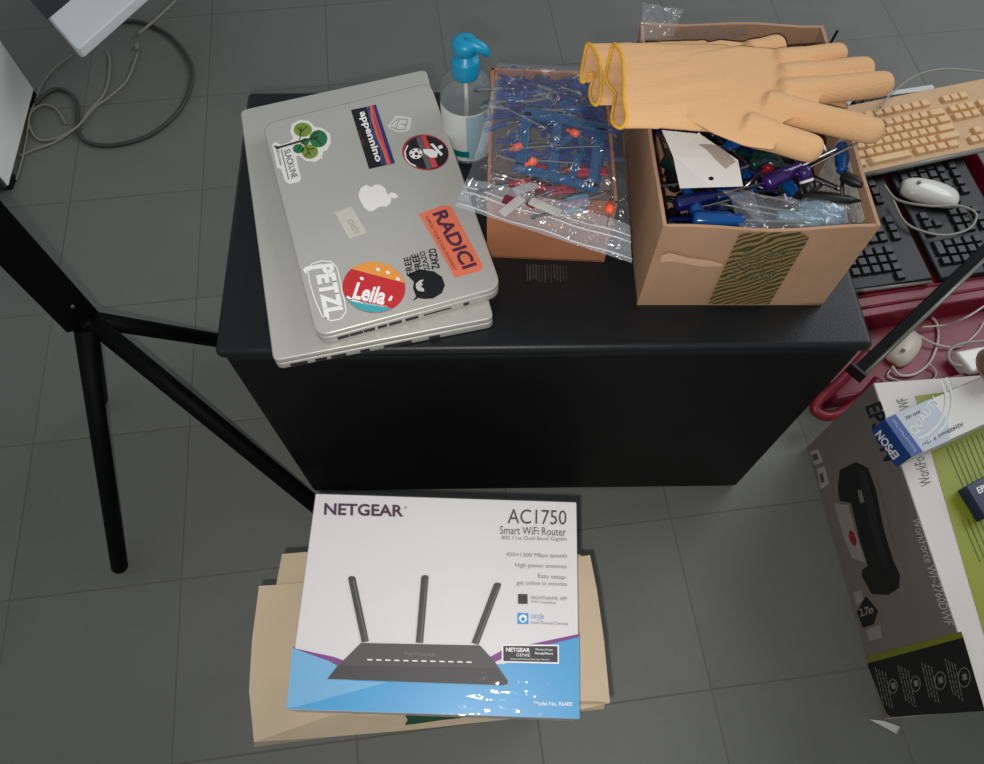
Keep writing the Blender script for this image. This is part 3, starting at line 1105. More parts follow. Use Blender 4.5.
fm = MB()
for a, b, w in (((527, 114), (520, 168), .011), ((601, 130), (592, 190), .012), ((514, 168), (597, 190), .011), ((524, 114), (606, 130), .012)):
    bar(fm, a, b, w)
fm.build('rim', blueplate, FRM, 0.0008)
fm = MB()
for a, b, w in (((558, 122), (552, 178), .010), ((556, 150), (578, 132), .007), ((578, 132), (584, 158), .006), ((570, 183), (580, 155), .009)):
    bar(fm, a, b, w, 0.003, zt + 0.0005)
fm.build('wedge_bars', blueplate, FRM, 0.0008)
random.seed(21)
names = [('dark blue', 10), ('blue', 6), ('red', 6), ('pale blue', 3)]
GRID = {'dark blue': (498, 598, 74, 112), 'blue': (500, 600, 95, 135), 'red': (500, 610, 150, 190), 'pale blue': (500, 600, 185, 210)}
for c, n in names:
    x0, x1, y0, y1 = GRID[c]
    for k in range(n):
        px, py = random.uniform(x0 + 15, x1 - 20), random.uniform(y0, y1)
        ang = random.uniform(-0.5, 0.5) + (math.pi if random.random() < 0.5 else 0)
        screwdriver(c, W(px, py, zt - 0.006 + random.uniform(-0.003, 0.003)), V((math.cos(ang), math.sin(ang), 0)), 0.056, c + ' tools in the zip bag', c + ' small screwdriver seen through the clear zip bag')
for k, (px, py, c, an, L) in enumerate(((510, 196, (120, 26, 52), 1.2, .022), (536, 198, (120, 26, 52), 1.0, .026), (560, 190, (170, 50, 80), .1, .03), (590, 172, (190, 40, 70), .05, .034),
                                            (512, 206, (196, 190, 186), .8, .03), (545, 207, (196, 190, 186), -.5, .034), (575, 204, (150, 140, 160), .2, .03), (526, 188, (176, 170, 170), .4, .026))):
    rot_ = Matrix.Rotation(an, 3, 'Z')
    o = MB().box(W(px, py, zt - .006 + .0006 * k), (L, .010, .003), rot_).build('plastic_clip', mat('clip_%d_%d_%d' % c, c, .3, 0, .1, 60, trans=.3), None, .0012, 2)
    tag(o, ('dark red' if c[0] == 120 else 'pink' if c[0] in (170, 190) else 'pale') + ' plastic clip in the lower half of the zip bag', 'clip', 'plastic clips in the zip bag')
needle_lab = ['orange-hubbed needle at the near right of the zip bag', 'orange-hubbed needle at the left edge of the blue frame', 'orange-hubbed needle at the middle of the zip bag', 'orange-hubbed needle at the upper right of the blue frame']
for (a, b), lb_ in zip((((610, 206), (606, 232)), ((515, 148), (533, 143)), ((530, 163), (545, 157)), ((572, 132), (590, 140))), needle_lab):
    A, B = W(*a, zt + .004), W(*b, zt + .003)
    d = (B - A).normalized()
    o = thing('needle', lb_, 'needle', A, 'orange-hubbed needles in the zip bag')
    MB().tube([A - d * .006, A - d * .001, A, A + d * .006, A + d * .008], [.0018, .0022, .0042, .0042, .0025], 12).build('hub', TINT['orange'], o, smooth=True)
    MB().tube([A + d * .008, A + d * .024], .0005, 6).build('shaft', steel, o)
for k, (a, b) in enumerate((((490, 100), (545, 128)), ((520, 80), (527, 62)), ((540, 95), (556, 102)), ((500, 150), (560, 145)), ((530, 160), (575, 163)), ((556, 148), (600, 146)))):
    o = MB().tube([W(*a, zt + .007), W(*b, zt + .008)], .0007, 6).build('pin', steel)
    tag(o, 'thin steel pin among the blue tools in the zip bag', 'pin', 'steel pins in the zip bag')

# blue plastic pry sticks bundled at the top of the small box
random.seed(31)
stick = mat('clear_blue_stick', (14, 54, 142), 0.2, 0, 0.15, 40, trans=0.25, coat=0.4)
stick0 = None
for k in range(150):
    px, py = (random.uniform(504, 592), random.uniform(76, 114)) if k < 76 else (random.uniform(566, 608), random.uniform(105, 160))
    if k > 106:
        px, py = random.uniform(500, 598), random.uniform(104, 166)
    an = random.choice((0.5, -0.6, 1.2, -1.1, 0.1)) + random.uniform(-.3, .3)
    p = W(px, py, ZS - 0.016 + 0.00013 * k)
    if stick0 is None:
        stick0 = thing('pry_stick', 'flat blue pry stick in the bundle inside the small cardboard box', 'pry tool', p, 'blue pry sticks in the small box')
        MB().prism([V((-.019, -.0026, 0)), V((.012, -.0026, 0)), V((.019, -.001, 0)), V((.019, .001, 0)), V((.012, .0026, 0)), V((-.019, .0026, 0))],
                   [V((-.019, -.0026, .0016)), V((.012, -.0026, .0016)), V((.019, -.001, .0006)), V((.019, .001, .0006)), V((.012, .0026, .0016)), V((-.019, .0026, .0016))]).build('blade', stick, stick0, local=True)
        stick0.rotation_euler = (0, 0, an)
    else:
        dup(stick0, p, (random.uniform(-.1, .1), random.uniform(-.1, .1), an))

# ---------------------------------------------------------------- gloves
def knit_material():
    m = bpy.data.materials.new('beige_knit')
    m.use_nodes = True
    nt = m.node_tree
    b = nt.nodes['Principled BSDF']
    tc = nt.nodes.new('ShaderNodeTexCoord')
    wv = nt.nodes.new('ShaderNodeTexWave')
    wv.bands_direction = 'Y'
    wv.inputs['Scale'].default_value = 150
    wv.inputs['Distortion'].default_value = 2.5
    nz = nt.nodes.new('ShaderNodeTexNoise')
    nz.inputs['Scale'].default_value = 900
    rp = nt.nodes.new('ShaderNodeValToRGB')
    rp.color_ramp.elements[0].color = (lin(210), lin(164), lin(118), 1)
    rp.color_ramp.elements[1].color = (lin(226), lin(182), lin(136), 1)
    ad = nt.nodes.new('ShaderNodeMath')
    ad.operation = 'ADD'
    for n in (wv, nz):
        nt.links.new(tc.outputs['Object'], n.inputs['Vector'])
    nt.links.new(wv.outputs['Fac'], ad.inputs[0])
    nt.links.new(nz.outputs['Fac'], ad.inputs[1])
    nt.links.new(nz.outputs['Fac'], rp.inputs[0])
    nt.links.new(rp.outputs[0], b.inputs['Base Color'])
    b.inputs['Roughness'].default_value = 0.95
    b.inputs['Specular IOR Level'].default_value = 0.1
    bp = nt.nodes.new('ShaderNodeBump')
    bp.inputs['Strength'].default_value = 0.22
    bp.inputs['Distance'].default_value = 0.0007
    nt.links.new(ad.outputs[0], bp.inputs['Height'])
    nt.links.new(bp.outputs['Normal'], b.inputs['Normal'])
    return m


KNIT = knit_material()
YEL = mat('yellow_trim', (226, 170, 52), 0.8, 0, 0.08, 300, bump=0.5, bscale=700)


def glove(label, fingers, palm, sleeve_end, rim, zc, group):
    """fingers: (base, tip, radius, z at base, z at tip); rim: loop of (position, height)"""
    mb = MB()
    for a, b, r, za, zb in fingers:
        A, B = W(*a, za), W(*b, zb)
        d = (B - A)
        L = d.length
        pr = []
        for k in range(9):
            t = k / 8
            pr.append((r * (1.22 - 0.22 * t + 0.03 * math.sin(t * 9)), L * t))
        for k in range(1, 6):
            th = k / 5 * math.pi / 2
            pr.append((max(r * math.cos(th), 1e-4), L + r * 0.8 * math.sin(th)))
        mb.lathe([(r * 0.5, -r * 0.6)] + pr, A, 16, d)
    mb.prism([W(*p, zc - 0.009) for p in palm], [W(*p, zc + 0.008) for p in palm])
    # sleeve: from the rim loop to an ellipse buried in the palm
    rimp = [W(*p, z) for p, z in rim]
    loop = []
    n = len(rimp)
    P = [rimp[-1]] + rimp + rimp[:2]
    for i in range(1, n + 1):
        for k in range(4):
            t = k / 4
            p0, p1, p2, p3 = P[i - 1], P[i], P[i + 1], P[i + 2]
            loop.append(0.5 * ((2 * p1) + (p2 - p0) * t + (2 * p0 - 5 * p1 + 4 * p2 - p3) * t * t + (3 * p1 - p0 - 3 * p2 + p3) * t ** 3))
    (ex, ey), half, hz = sleeve_end
    N_ = len(loop)
    E0 = W(ex, ey, zc)
    up = W(ex + 1, ey - half, zc) - E0
    ell_ = []
    for k in range(N_):
        an = 2 * math.pi * k / N_
        ell_.append(E0 + up * math.cos(an) + V((0, 0, hz)) * math.sin(an))
    M = 14
    rings = []
    for j in range(M + 1):
        t = j / M
        s_ = t * t * (3 - 2 * t) if t < 1 else 1
        ring = []
        for k in range(N_):
            p = loop[k].lerp(ell_[k], t)
            tgt = loop[0].lerp(ell_[0], t)
            e_ = E0 + (loop[k] - centre(loop)) * 0
            c_ = centre(loop).lerp(E0, t)
            shp = (loop[k] - centre(loop)) * (1 - s_) + (ell_[k] - E0) * s_
            ring.append(c_ + shp + V((0, 0, 0.0006 * math.sin(k * 1.9))))
        rings.append(ring)
    JS = 5
    core = rings[JS - 2:]
    va = [mb.vs(q) for q in core]
    for a_, c_ in zip(va, va[1:]):
        for k in range(N_):
            j = (k + 1) % N_
            mb.face([a_[k], a_[j], c_[j], c_[k]])
    mb.face(va[0][::-1])
    mb.face(va[-1])
    rings = [[c0 + (p - c0) * 1.02 for p in q] for q, c0 in ((q, centre(q)) for q in rings[:JS + 1])]
    me = bpy.data.meshes.new('tmp')
    bmesh.ops.recalc_face_normals(mb.b, faces=mb.b.faces)
    mb.b.to_mesh(me)
    mb.b.free()
    o = bpy.data.objects.new('tmp', me)
    COL.objects.link(o)
    r = o.modifiers.new('r', 'REMESH')
    r.mode = 'VOXEL'
    r.voxel_size = 0.0016
    s = o.modifiers.new('s', 'SMOOTH')
    s.iterations = 6
    s.factor = 0.6
    dg = bpy.context.evaluated_depsgraph_get()
    hm = bpy.data.meshes.new_from_object(o.evaluated_get(dg))
    bpy.data.objects.remove(o)
    root = thing('glove', label, 'glove', centre([W(*p, zc) for p in palm], zc - 0.01), group)
    b = MB()
    b.b.from_mesh(hm)
    for a_, c_ in zip(rings, rings[1:]):
        va, vc = b.vs(a_), b.vs(c_)
        for k in range(N_):
            j = (k + 1) % N_
            b.face([va[k], va[j], vc[j], vc[k]])
    b.build('knit_body', KNIT, root, smooth=True)
    tb = MB()
    tb.tube(loop + [loop[0]], 0.0019, 8, cap=False)
    tb.build('cuff_trim', YEL, root, smooth=True)
    return root


zg = 0.668
glove('beige knitted glove with splayed fingers, uppermost on the cardboard box',
      [((775, 63), (838, 54), .0108, zg, zg - .003), ((780, 79), (864, 69), .0118, zg, zg), ((780, 95), (883, 84), .0122, zg + .001, zg + .001),
       ((765, 106), (873, 131), .0122, zg, zg + .003), ((745, 128), (812, 149), .0126, zg, zg + .001)],
      [(690, 54), (740, 46), (786, 50), (808, 56), (822, 84), (818, 106), (780, 124), (774, 150), (744, 146), (714, 134), (690, 120)], ((725, 87), 42, .0085),
      [((614, 44), zg + .006), ((622, 56), zg + .009), ((624, 78), zg + .010), ((624, 100), zg + .010), ((627, 118), zg + .008), ((621, 128), zg + .002), ((612, 121), zg - .003),
       ((614, 103), zg - .008), ((615, 93), zg - .010), ((606, 80), zg - .012), ((609, 60), zg - .008)], zg, 'pair of beige knitted gloves')
zh = 0.640
glove('beige knitted glove mostly hidden underneath the other glove',
      [((748, 56), (776, 47), .0125, zh + .002, zh + .004), ((760, 80), (826, 68), .0095, zh, zh), ((760, 95), (834, 104), .0095, zh, zh), ((745, 104), (838, 110), .0098, zh, zh - .001), ((715, 100), (770, 124), .009, zh, zh - .004)],
      [(656, 54), (720, 40), (775, 46), (790, 66), (790, 96), (768, 112), (720, 116), (662, 102)], ((705, 78), 37, .008),
      [((588, 44), zh + .006), ((596, 52), zh + .009), ((600, 64), zh + .008), ((601, 88), zh + .008), ((598, 104), zh + .003), ((592, 102), zh - .001), ((590, 90), zh - .003), ((594, 76), zh - .002), ((590, 74), zh - .003), ((584, 82), zh - .004),
       ((581, 78), zh - .004), ((584, 58), zh - .002)], zh, 'pair of beige knitted gloves')

# ---------------------------------------------------------------- beige carton under the router box
ZN = 0.38
ZG = 0.328
tan = mat('beige_card', (186, 168, 142), 0.75, 0, 0.05, 14, bump=0.08, bscale=60)
BG = thing('paper_carton', 'beige card carton with loose flaps underneath the white router box', 'carton', setz(centre([W(259, 586, ZG), W(605, 700, ZG)]), 0))
body = [(262, 588), (590, 556), (603, 640), (610, 703), (560, 714), (330, 716), (254, 740), (250, 690), (253, 640)]
bp_ = [W(*p, ZG - .004) for p in body]
bc = centre(bp_)
MB().prism([setz(bc + (p - bc) * 0.80, 0.001) for p in bp_], bp_).build('body', tan, BG)
up_ = [(259, 586), (300, 583), (420, 572), (560, 560), (590, 555), (597, 590), (604, 640), (610, 703), (596, 701), (520, 702), (330, 716), (254, 742), (249, 690), (252, 640)]
MB().prism([W(*p, ZG - .003) for p in up_], [W(*p, ZG) for p in up_]).build('top_flap', tan, BG)
bk = [(282, 554), (330, 550), (560, 546), (582, 556), (586, 600), (420, 610), (275, 600), (276, 586)]
MB().prism([W(*p, ZG - .012) for p in bk], [W(*p, ZG - .009) for p in bk]).build('rear_flap', tan, BG)
ff = MB()
f0 = [W(254, 742, ZG - .002), W(330, 716, ZG - .002), W(420, 710, ZG - .004), W(520, 706, ZG - .004), W(605, 702, ZG - .002)]
f1 = [W(254, 747, ZG - .020), W(330, 737, ZG - .024), W(420, 729, ZG - .026), W(520, 718, ZG - .022), W(604, 709, ZG - .010)]
nn = V((0, 0.002, -0.002))
v0, v1 = ff.vs(f0), ff.vs(f1)
v2, v3 = ff.vs([p + nn for p in f0]), ff.vs([p + nn for p in f1])
for i in range(4):
    ff.face([v0[i], v0[i + 1], v1[i + 1], v1[i]])
    ff.face([v2[i], v2[i + 1], v3[i + 1], v3[i]])
    ff.face([v1[i], v1[i + 1], v3[i + 1], v3[i]])
FFO = ff.build('front_flap', tan, BG)
pq = (f1[2] - f0[2])
PFF = Plane(f0[2] + V((0, 0, 0.0004)), (f0[3] - f0[2]).cross(pq).normalized() * (1 if (f0[3] - f0[2]).cross(pq).z > 0 else -1))
s = MB()
add_shape(s, [(404, 713), (412, 711), (440, 713), (462, 717), (442, 719), (415, 723), (405, 724), (408, 719)], PFF, 0.001, 0.0004)
s.build('printed_leaf', P_ink((30, 70, 48)), FFO, label='dark green printed leaf shape')

# ---------------------------------------------------------------- router box
n_px = [(315.5, 493.5), (576.5, 502), (579.5, 719), (286, 709.5)]
NT_ = [W(*p, ZN) for p in n_px]
NG = thing('router_box', 'white and blue shrink-wrapped router box lying on the beige carton', 'box', centre(NT_, ZG))
MB().prism([setz(p, ZG + .0005) for p in NT_], NT_).build('carton', [mat('white_carton', (216, 211, 211), 0.42, 0, 0.015, 10, coat=0.15)], NG, 0.0012, 2)
PN = Plane((0, 0, ZN + 0.0002), (0, 0, 1))
s = MB()
add_shape(s, [(292.5, 648), (333, 660), (350, 666), (505, 664), (520, 651), (579, 634.5), (579.6, 718.6), (286.5, 709)], PN, 0, 0.0003)
s.build('blue_print', mat('sky_blue_print', (66, 154, 204), 0.38, 0, 0.02, 20, coat=0.4), NG)
s = MB()
add_shape(s, [(292.5, 648), (333, 660), (352, 681), (388, 682), (296, 707), (286.8, 708)], PN, 0.0003, 0.0003)
s.build('pale_blue_print', mat('pale_sky_print', (112, 172, 210), 0.38, 0, 0.02, 20, coat=0.4), NG)
s = MB()
add_shape(s, [(292.5, 648), (334, 657), (345, 661), (338, 666), (329, 661)], PN, 0.0004, 0.0003)
add_shape(s, [(490, 657), (503, 650), (579, 634), (579, 637), (512, 654), (495, 662)], PN, 0.0004, 0.0003)
s.build('purple_print', P_ink((122, 54, 128)), NG)
# pictured router
RT1, RT2, RT3 = P_ink((74, 70, 70)), P_ink((58, 55, 56)), P_ink((96, 92, 92))
s = MB()
add_shape(s, [(361, 643), (480, 645.5), (495, 662), (508, 681), (507, 685), (328, 679), (340, 664)], PN, 0.0007, 0.0003)
rp_ = s.build('router_picture', RT1, NG, label='picture of a dark router with three antennas')
s = MB()
add_shape(s, [(338, 665.5), (495, 668), (507, 682), (507, 685.5), (327.5, 679)], PN, 0.0011, 0.0003)
s.build('router_front', RT2, rp_)
for a, b in (((352, 578.5), (365.5, 642)), ((425, 577.5), (419.5, 643)), ((497.5, 585), (475, 644))):
    s = MB()
    dx = 4.0
    s.mi = 0
    add_line(s, a, b, 7.4, PN, 0.0012)
    s.mi = 1
    add_line(s, (a[0] + 1.6, a[1] + 2), (b[0] + 1.6, b[1]), 1.6, PN, 0.0015)
    s.mi = 0
    add_shape(s, ell(a[0], a[1], 3.7, 2.2, 14), PN, 0.0011, 0.0003)
    s.build('antenna_picture', [RT2, RT3], rp_)
s = MB()
for k in range(12):
    x = 370 + k * 9.0
    add_line(s, (x - 2.6, 659.8 + k * .22), (x + 2.6, 660 + k * .22), 1.3, PN, 0.0016)
s.build('status_lights', WHITEP, rp_)
s = MB()
add_text(s, 'NETGEAR', (405, 655.5), (436, 656.5), (405, 652.5), PN, 0.0016)
s.build('lettering', P_ink((120, 116, 116)), rp_)
PURP = P_ink((66, 38, 62))
s = MB()
add_text(s, 'NETGEAR', (324, 515), (403.5, 517), (324.5, 503), PN, 0.0006, 0.028)
add_ring(s, 405.5, 507.5, 1.3, 1.1, 0.5, PN, 0.0006, 12)
s.build('brand_lettering', PURP, NG)
DG = P_ink((58, 54, 60))
s = MB()
add_text(s, 'AC1750', (507.5, 523.5), (566.5, 525), (508, 509), PN, 0.0006)
add_text(s, 'Smart WiFi Router', (500, 534), (566, 536), (500, 526), PN, 0.0006)
s.build('title_lettering', DG, NG)
s = MB()
for t, x0, x1, y, h in (('802.11ac Dual Band Gigabit', 501.5, 567, 541.8, 4.8), ('450+1300 Mbps speeds', 506, 567, 558.8, 5.2), ('High power antennas', 515, 567, 569.5, 5.4),
                        ('Easy setup-', 538, 567, 580.5, 5.6), ('get online in minutes', 516.5, 567, 587, 5.2), ('NIGHTHAWK APP', 531, 567, 600.5, 3.6), ('WiFi Simplified', 531, 556, 604.8, 3.2),
                        ('Smart Parental Controls', 531, 568, 625, 3.0)):
    add_text(s, t, (x0, y - 1.2), (x1, y + .2), (x0, y - h - 1.2), PN, 0.0006)
s.build('small_lettering', P_ink((104, 98, 104)), NG)
s = MB()
add_shape(s, [(518, 594), (527.5, 594.3), (527.7, 604), (518, 603.8)], PN, 0.0003)
s.build('app_icon', P_ink((40, 38, 40)), NG)
s = MB()
add_shape(s, [(517.5, 613), (528.3, 613.3), (528.5, 624), (517.5, 623.8)], PN, 0.0003)
ic = s.build('app_icon', P_ink((36, 142, 200)), NG)
s = MB()
add_ring(s, 523, 618.6, 4, 4, 3.2, PN, 0.0008)
add_shape(s, ell(523, 618.6, 3.6, 3.6, 20), PN, 0.0006, 0.0003)
s.mi = 1
add_shape(s, [(520.8, 619), (523, 616.8), (525.2, 619), (524.6, 621), (521.4, 621)], PN, 0.0011, 0.0002)
s.build('house_symbol', [WHITEP, P_ink((36, 142, 200))], ic)
s = MB()
add_text(s, 'circle', (531, 618.5), (544, 619), (531, 613), PN, 0.0006)
add_text(s, 'Disney', (536.5, 621), (542.5, 621.2), (536.5, 619), PN, 0.0006)
s.build('blue_lettering', P_ink((50, 132, 184)), NG)
s = MB()
add_shape(s, [(501.6, 644.5), (558.8, 644.8), (559, 664), (501.8, 662.6)], PN, 0.0007, 0.0002)
wl = s.build('white_label', WHITEP, NG)
s = MB()
add_shape(s, [(503.2, 646), (557.4, 646.3), (557.6, 662.4), (503.4, 661.2)], PN, 0.0010, 0.0002)
bl_ = s.build('black_panel', P_ink((44, 42, 44)), wl)
s = MB()
add_text(s, 'NETGEAR', (506, 651.8), (530, 652.4), (506, 647.6), PN, 0.0014, 0.03)
add_text(s, 'GENIE', (516, 656.4), (530, 656.8), (516, 653.4), PN, 0.0014)
add_text(s, 'Wireless Router', (535, 650.6), (553, 651), (535, 648.4), PN, 0.0014)
add_text(s, 'ReadyShare', (535, 655), (553, 655.4), (535, 652.2), PN, 0.0014, 0.02)
add_text(s, 'Advanced Cloud Storage Access', (510, 660.3), (549, 660.9), (510, 658.2), PN, 0.0014)
add_text(s, 'Model No. R6400', (534.5, 705.4), (572, 706.3), (534.5, 701.2), PN, 0.0014, 0.01)
s.build('white_lettering', WHITEP, NG)
# shrink wrap with wrinkles near the lower right
s = MB()
rows = []
A, B, C, D_ = NT_
nu, nv = 110, 90
for j in range(nv + 1):
    v = j / nv
    row = []
    for i in range(nu + 1):
        u = i / nu
        p = A * (1 - u) * (1 - v) + B * u * (1 - v) + C * u * v + D_ * (1 - u) * v
        k = max(0, min(1, (v - 0.62) / 0.25)) * max(0.12, min(1, (u - 0.42) / 0.3))
        z = 0.0030 + 0.0007 * k * (noise.noise(V((p.x * 60, p.y * 420, 1))) + 0.8 * noise.noise(V((p.x * 300, p.y * 260, 5))))
        row.append(s.b.verts.new(p + V((0, 0, z))))
    rows.append(row)
for r0, r1 in zip(rows, rows[1:]):
    for i in range(nu):
        s.face([r0[i], r0[i + 1], r1[i + 1], r1[i]])
s.build('shrink_wrap', film('shrink_film', (240, 240, 240), 0.01, 0.07, 0.15), NG, smooth=True)

# ---------------------------------------------------------------- black stand at the left
hz = 0.36
c4 = [W(62, 329, hz), W(87, 313, hz), W(98, 310, hz)]
c4.append(c4[0] + (c4[2] - c4[1]))
cc4 = centre(c4)
ST = thing('metal_stand', 'black metal stand with an upright column and four splayed legs, beside the cabinet', 'stand', setz(cc4, 0))
stm = mat('satin_black', (6, 6, 7), 0.6, 0, 0.05, 30, spec=0.12)
hub_c = setz(cc4, hz)
MB().prism([setz(p, hz - .012) for p in c4], [setz(p, 0.98) for p in c4]).build('column', stm, ST, 0.002, 2)


def leg(a, b, r=0.0125):
    A, B = V(a), V(b)
    d = (B - A).normalized()
    o = MB().tube([A, A.lerp(B, 0.5), B - d * 0.006, B], [r, r, r, r * 0.7], 14).build('leg', stm, ST, smooth=True)
    return o


top = lambda px, py: W(px, py, hz - 0.004)
leg(top(84, 330), W(120, 570, 0.012), .0125)
leg(top(88, 322), W(101, 400, 0.010), .0115)
leg(top(92, 322), W(347, 531, 0.012), .0125)
leg(top(94, 320), W(277, 350, 0.012), .0115)
MB().lathe([(0, 0), (0.004, 0), (0.004, 0.002), (0, 0.003)], W(83, 318, hz) + V((0, 0, .03)), 10, V((0.3, -0.9, 0.2))).build('screw', steel, ST)

# ---------------------------------------------------------------- Epson printer box
p0, p1 = W(807, 447, 0), W(884, 719, 0)
ed = (p1 - p0).normalized()
pn = V((ed.y, -ed.x, 0))
if pn.x > 0:
    pn = -pn
HP = 0.248
dep = 0.34
EB = thing('printer_box', 'grey and white cardboard box picturing a black printer, standing on the floor', 'box', centre([p0, p1, p0 - pn * dep, p1 - pn * dep], 0))
fp = [p0, p1, p1 - pn * dep, p0 - pn * dep]
MB().prism([setz(p, 0.0005) for p in fp], [setz(p, HP) for p in fp]).build('carton', mat('white_box_card', (205, 200, 194), 0.5, 0, 0.02, 12), EB, 0.001, 1)
PE = Plane(p0 + pn * 0.0006, pn)
z_ = lambda t, h: p0.lerp(p1, t) + V((0, 0, h)) + pn * 0.0006


def faceq(t0, t1, h0, h1, off):
    m = MB()
    q = [z_(t0, h0), z_(t1, h0), z_(t1, h1), z_(t0, h1)]
    m.prism(q, [p + pn * 0.0004 + pn * off for p in q])
    return m


grey = mat('grey_box_print', (120, 113, 108), 0.4, 0, 0.06, 5)
gp = faceq(0.002, 0.998, 0.003, HP - 0.001, 0).build('grey_print', grey, EB)
PE = Plane(p0 + pn * 0.0012, pn)
s = MB()
add_shape(s, [(867, 663), (963, 636), (985, 711), (891, 717), (886, 712)], PE, 0, 0.0003)
bb_ = s.build('black_band', P_ink((20, 20, 20)), gp)
s = MB()
add_shape(s, [(865, 657), (961.5, 631.5), (963.5, 637.5), (867, 663.5)], PE, 0.0001, 0.0004)
s.build('green_stripe', P_ink((122, 128, 30)), gp)
s = MB()
PI = lambda x, y: (860 + x * .1623, 640 + y * .1623)
for (cx, cy, r), (tx, ty) in zip(((205, 285, 34), (345, 270, 37), (497, 250, 42), (645, 230, 46)), ((135, 290), (275, 275), (420, 255), (565, 235))):
    X, Y = PI(cx, cy)
    rr = r * .1623
    add_ring(s, X, Y, rr * .85, rr * 1.35, 0.9, PE, 0.0006, 24)
    add_shape(s, [(X - 2, Y - 3), (X + 2, Y - 4), (X + 3, Y + 2), (X - 1, Y + 3)], PE, 0.0005, 0.0002)
    for k in range(4):
        a = PI(tx - 38 + k * 20, ty - 120 + k * 10)
        e = PI(tx + 12 + k * 20, ty + 100 + k * 14)
        L = 6
        rn = random.Random(k + cx)
        t = 0.0
        while t < 0.97:
            t2 = min(1, t + rn.uniform(0.06, 0.22))
            P1 = (a[0] + (e[0] - a[0]) * t, a[1] + (e[1] - a[1]) * t)
            P2 = (a[0] + (e[0] - a[0]) * t2, a[1] + (e[1] - a[1]) * t2)
            add_line(s, P1, P2, 0.8, PE, 0.0006)
            t = t2 + 0.03
s.build('icons_and_text', P_ink((128, 128, 126)), bb_)
# pictured printer
s = MB()
add_shape(s, [(838, 488), (840, 470), (856, 462), (868, 468), (876, 490), (884, 530), (893, 560), (900, 575), (899, 588), (888, 595), (872, 594), (862, 576), (862, 570), (868, 566), (860, 540), (851, 503), (840, 501)], PE, 0, 0.0004)
pp = s.build('printer_picture', P_ink((18, 18, 19)), gp, label='picture of a black printer')
s = MB()
add_shape(s, [(858, 466), (866, 472), (874, 500), (882, 540), (890, 566), (884, 568), (872, 530), (864, 495)], PE, 0.0005, 0.0002)
s.mi = 1
add_shape(s, [(858, 490), (862, 490), (865, 502), (861, 503)], PE, 0.0008, 0.0002)
add_line(s, (876, 478), (896, 555), 1.2, PE, 0.0008)
s.build('printer_panel', [P_ink((36, 36, 38)), P_ink((120, 118, 116))], pp)
s = MB()
add_shape(s, [(834, 503), (848, 505), (858, 540), (866, 563), (852, 558), (843, 535)], PE, 0, 0.0003)
s.mi = 1
add_shape(s, ell(853, 538, 3.2, 8, 18, -0.3), PE, 0.0004, 0.0002)
s.build('paper_picture', [P_ink((156, 150, 144)), P_ink((150, 30, 48))], pp)
s = MB()
add_shape(s, [(810, 452), (818, 449), (823, 462), (815, 465)], PE, 0, 0.0003)
add_shape(s, [(817, 469), (824, 466), (829, 484), (821, 489)], PE, 0, 0.0003)
s.mi = 1
add_shape(s, [(819.5, 474), (823, 472.5), (825, 482), (821.5, 483)], PE, 0.0004, 0.0002)
add_shape(s, [(812, 455), (817, 453), (819, 459), (814.5, 461)], PE, 0.0004, 0.0002)
s.build('badges', [P_ink((176, 172, 168)), P_ink((86, 82, 80))], gp)
s = MB()
add_shape(s, [(857, 612), (866, 596), (878, 611), (874, 624), (863, 628)], PE, 0, 0.0003)
s.mi = 1
add_shape(s, [(853, 592), (861, 590), (863, 600), (857, 606)], PE, 0, 0.0003)
add_shape(s, [(866, 630), (880, 625), (882, 638), (870, 641)], PE, 0, 0.0003)
add_text(s, '2.7in', (861, 617), (874, 613), (859.5, 609), PE, 0.0006, 0.02)
s.build('badges', [P_ink((16, 16, 16)), P_ink((150, 147, 144))], gp)
s = MB()
add_text(s, 'WorkForce WF-2760DWF', (912, 519), (945, 625), (920, 517), PE, 0.0004)
s.build('model_lettering', P_ink((205, 202, 196)), gp)
s = MB()
add_text(s, 'EPSON', (865, 407), (884, 462), (881, 401), PE, 0.0004, 0.03)
s.build('brand_lettering', P_ink((32, 34, 50)), gp)
PTp = Plane((0, 0, HP + 0.0004), (0, 0, 1))
s = MB()
add_shape(s, [(915, 396), (1040, 380), (1120, 700), (1000, 690)], PTp, 0, 0.0003)
gn = s.build('green_print', mat('lime_print', (134, 144, 36), 0.45, 0, 0.03, 10), EB)
s = MB()
for k in range(13):
    x = 946 + k * 5.0
    add_line(s, (x, 447 - k * 2.0), (x + 18, 489 - k * 1.5), 0.8, PTp, 0.0008)
s.build('fine_text', P_ink((78, 84, 30)), gn)
s = MB()
for k in range(8):
    x = 962 + k * 5.0
    add_line(s, (x, 520 - k * 2), (x + 18, 562 - k * 2), 0.8, PTp, 0.0008)
s.build('fine_text', P_ink((78, 84, 30)), gn)
s = MB()
add_text(s, 'WorkForce WF-2760DWF', (932, 484), (907, 397), (921, 487), PTp, 0.0005)
s.build('model_lettering', P_ink((96, 92, 92)), EB)

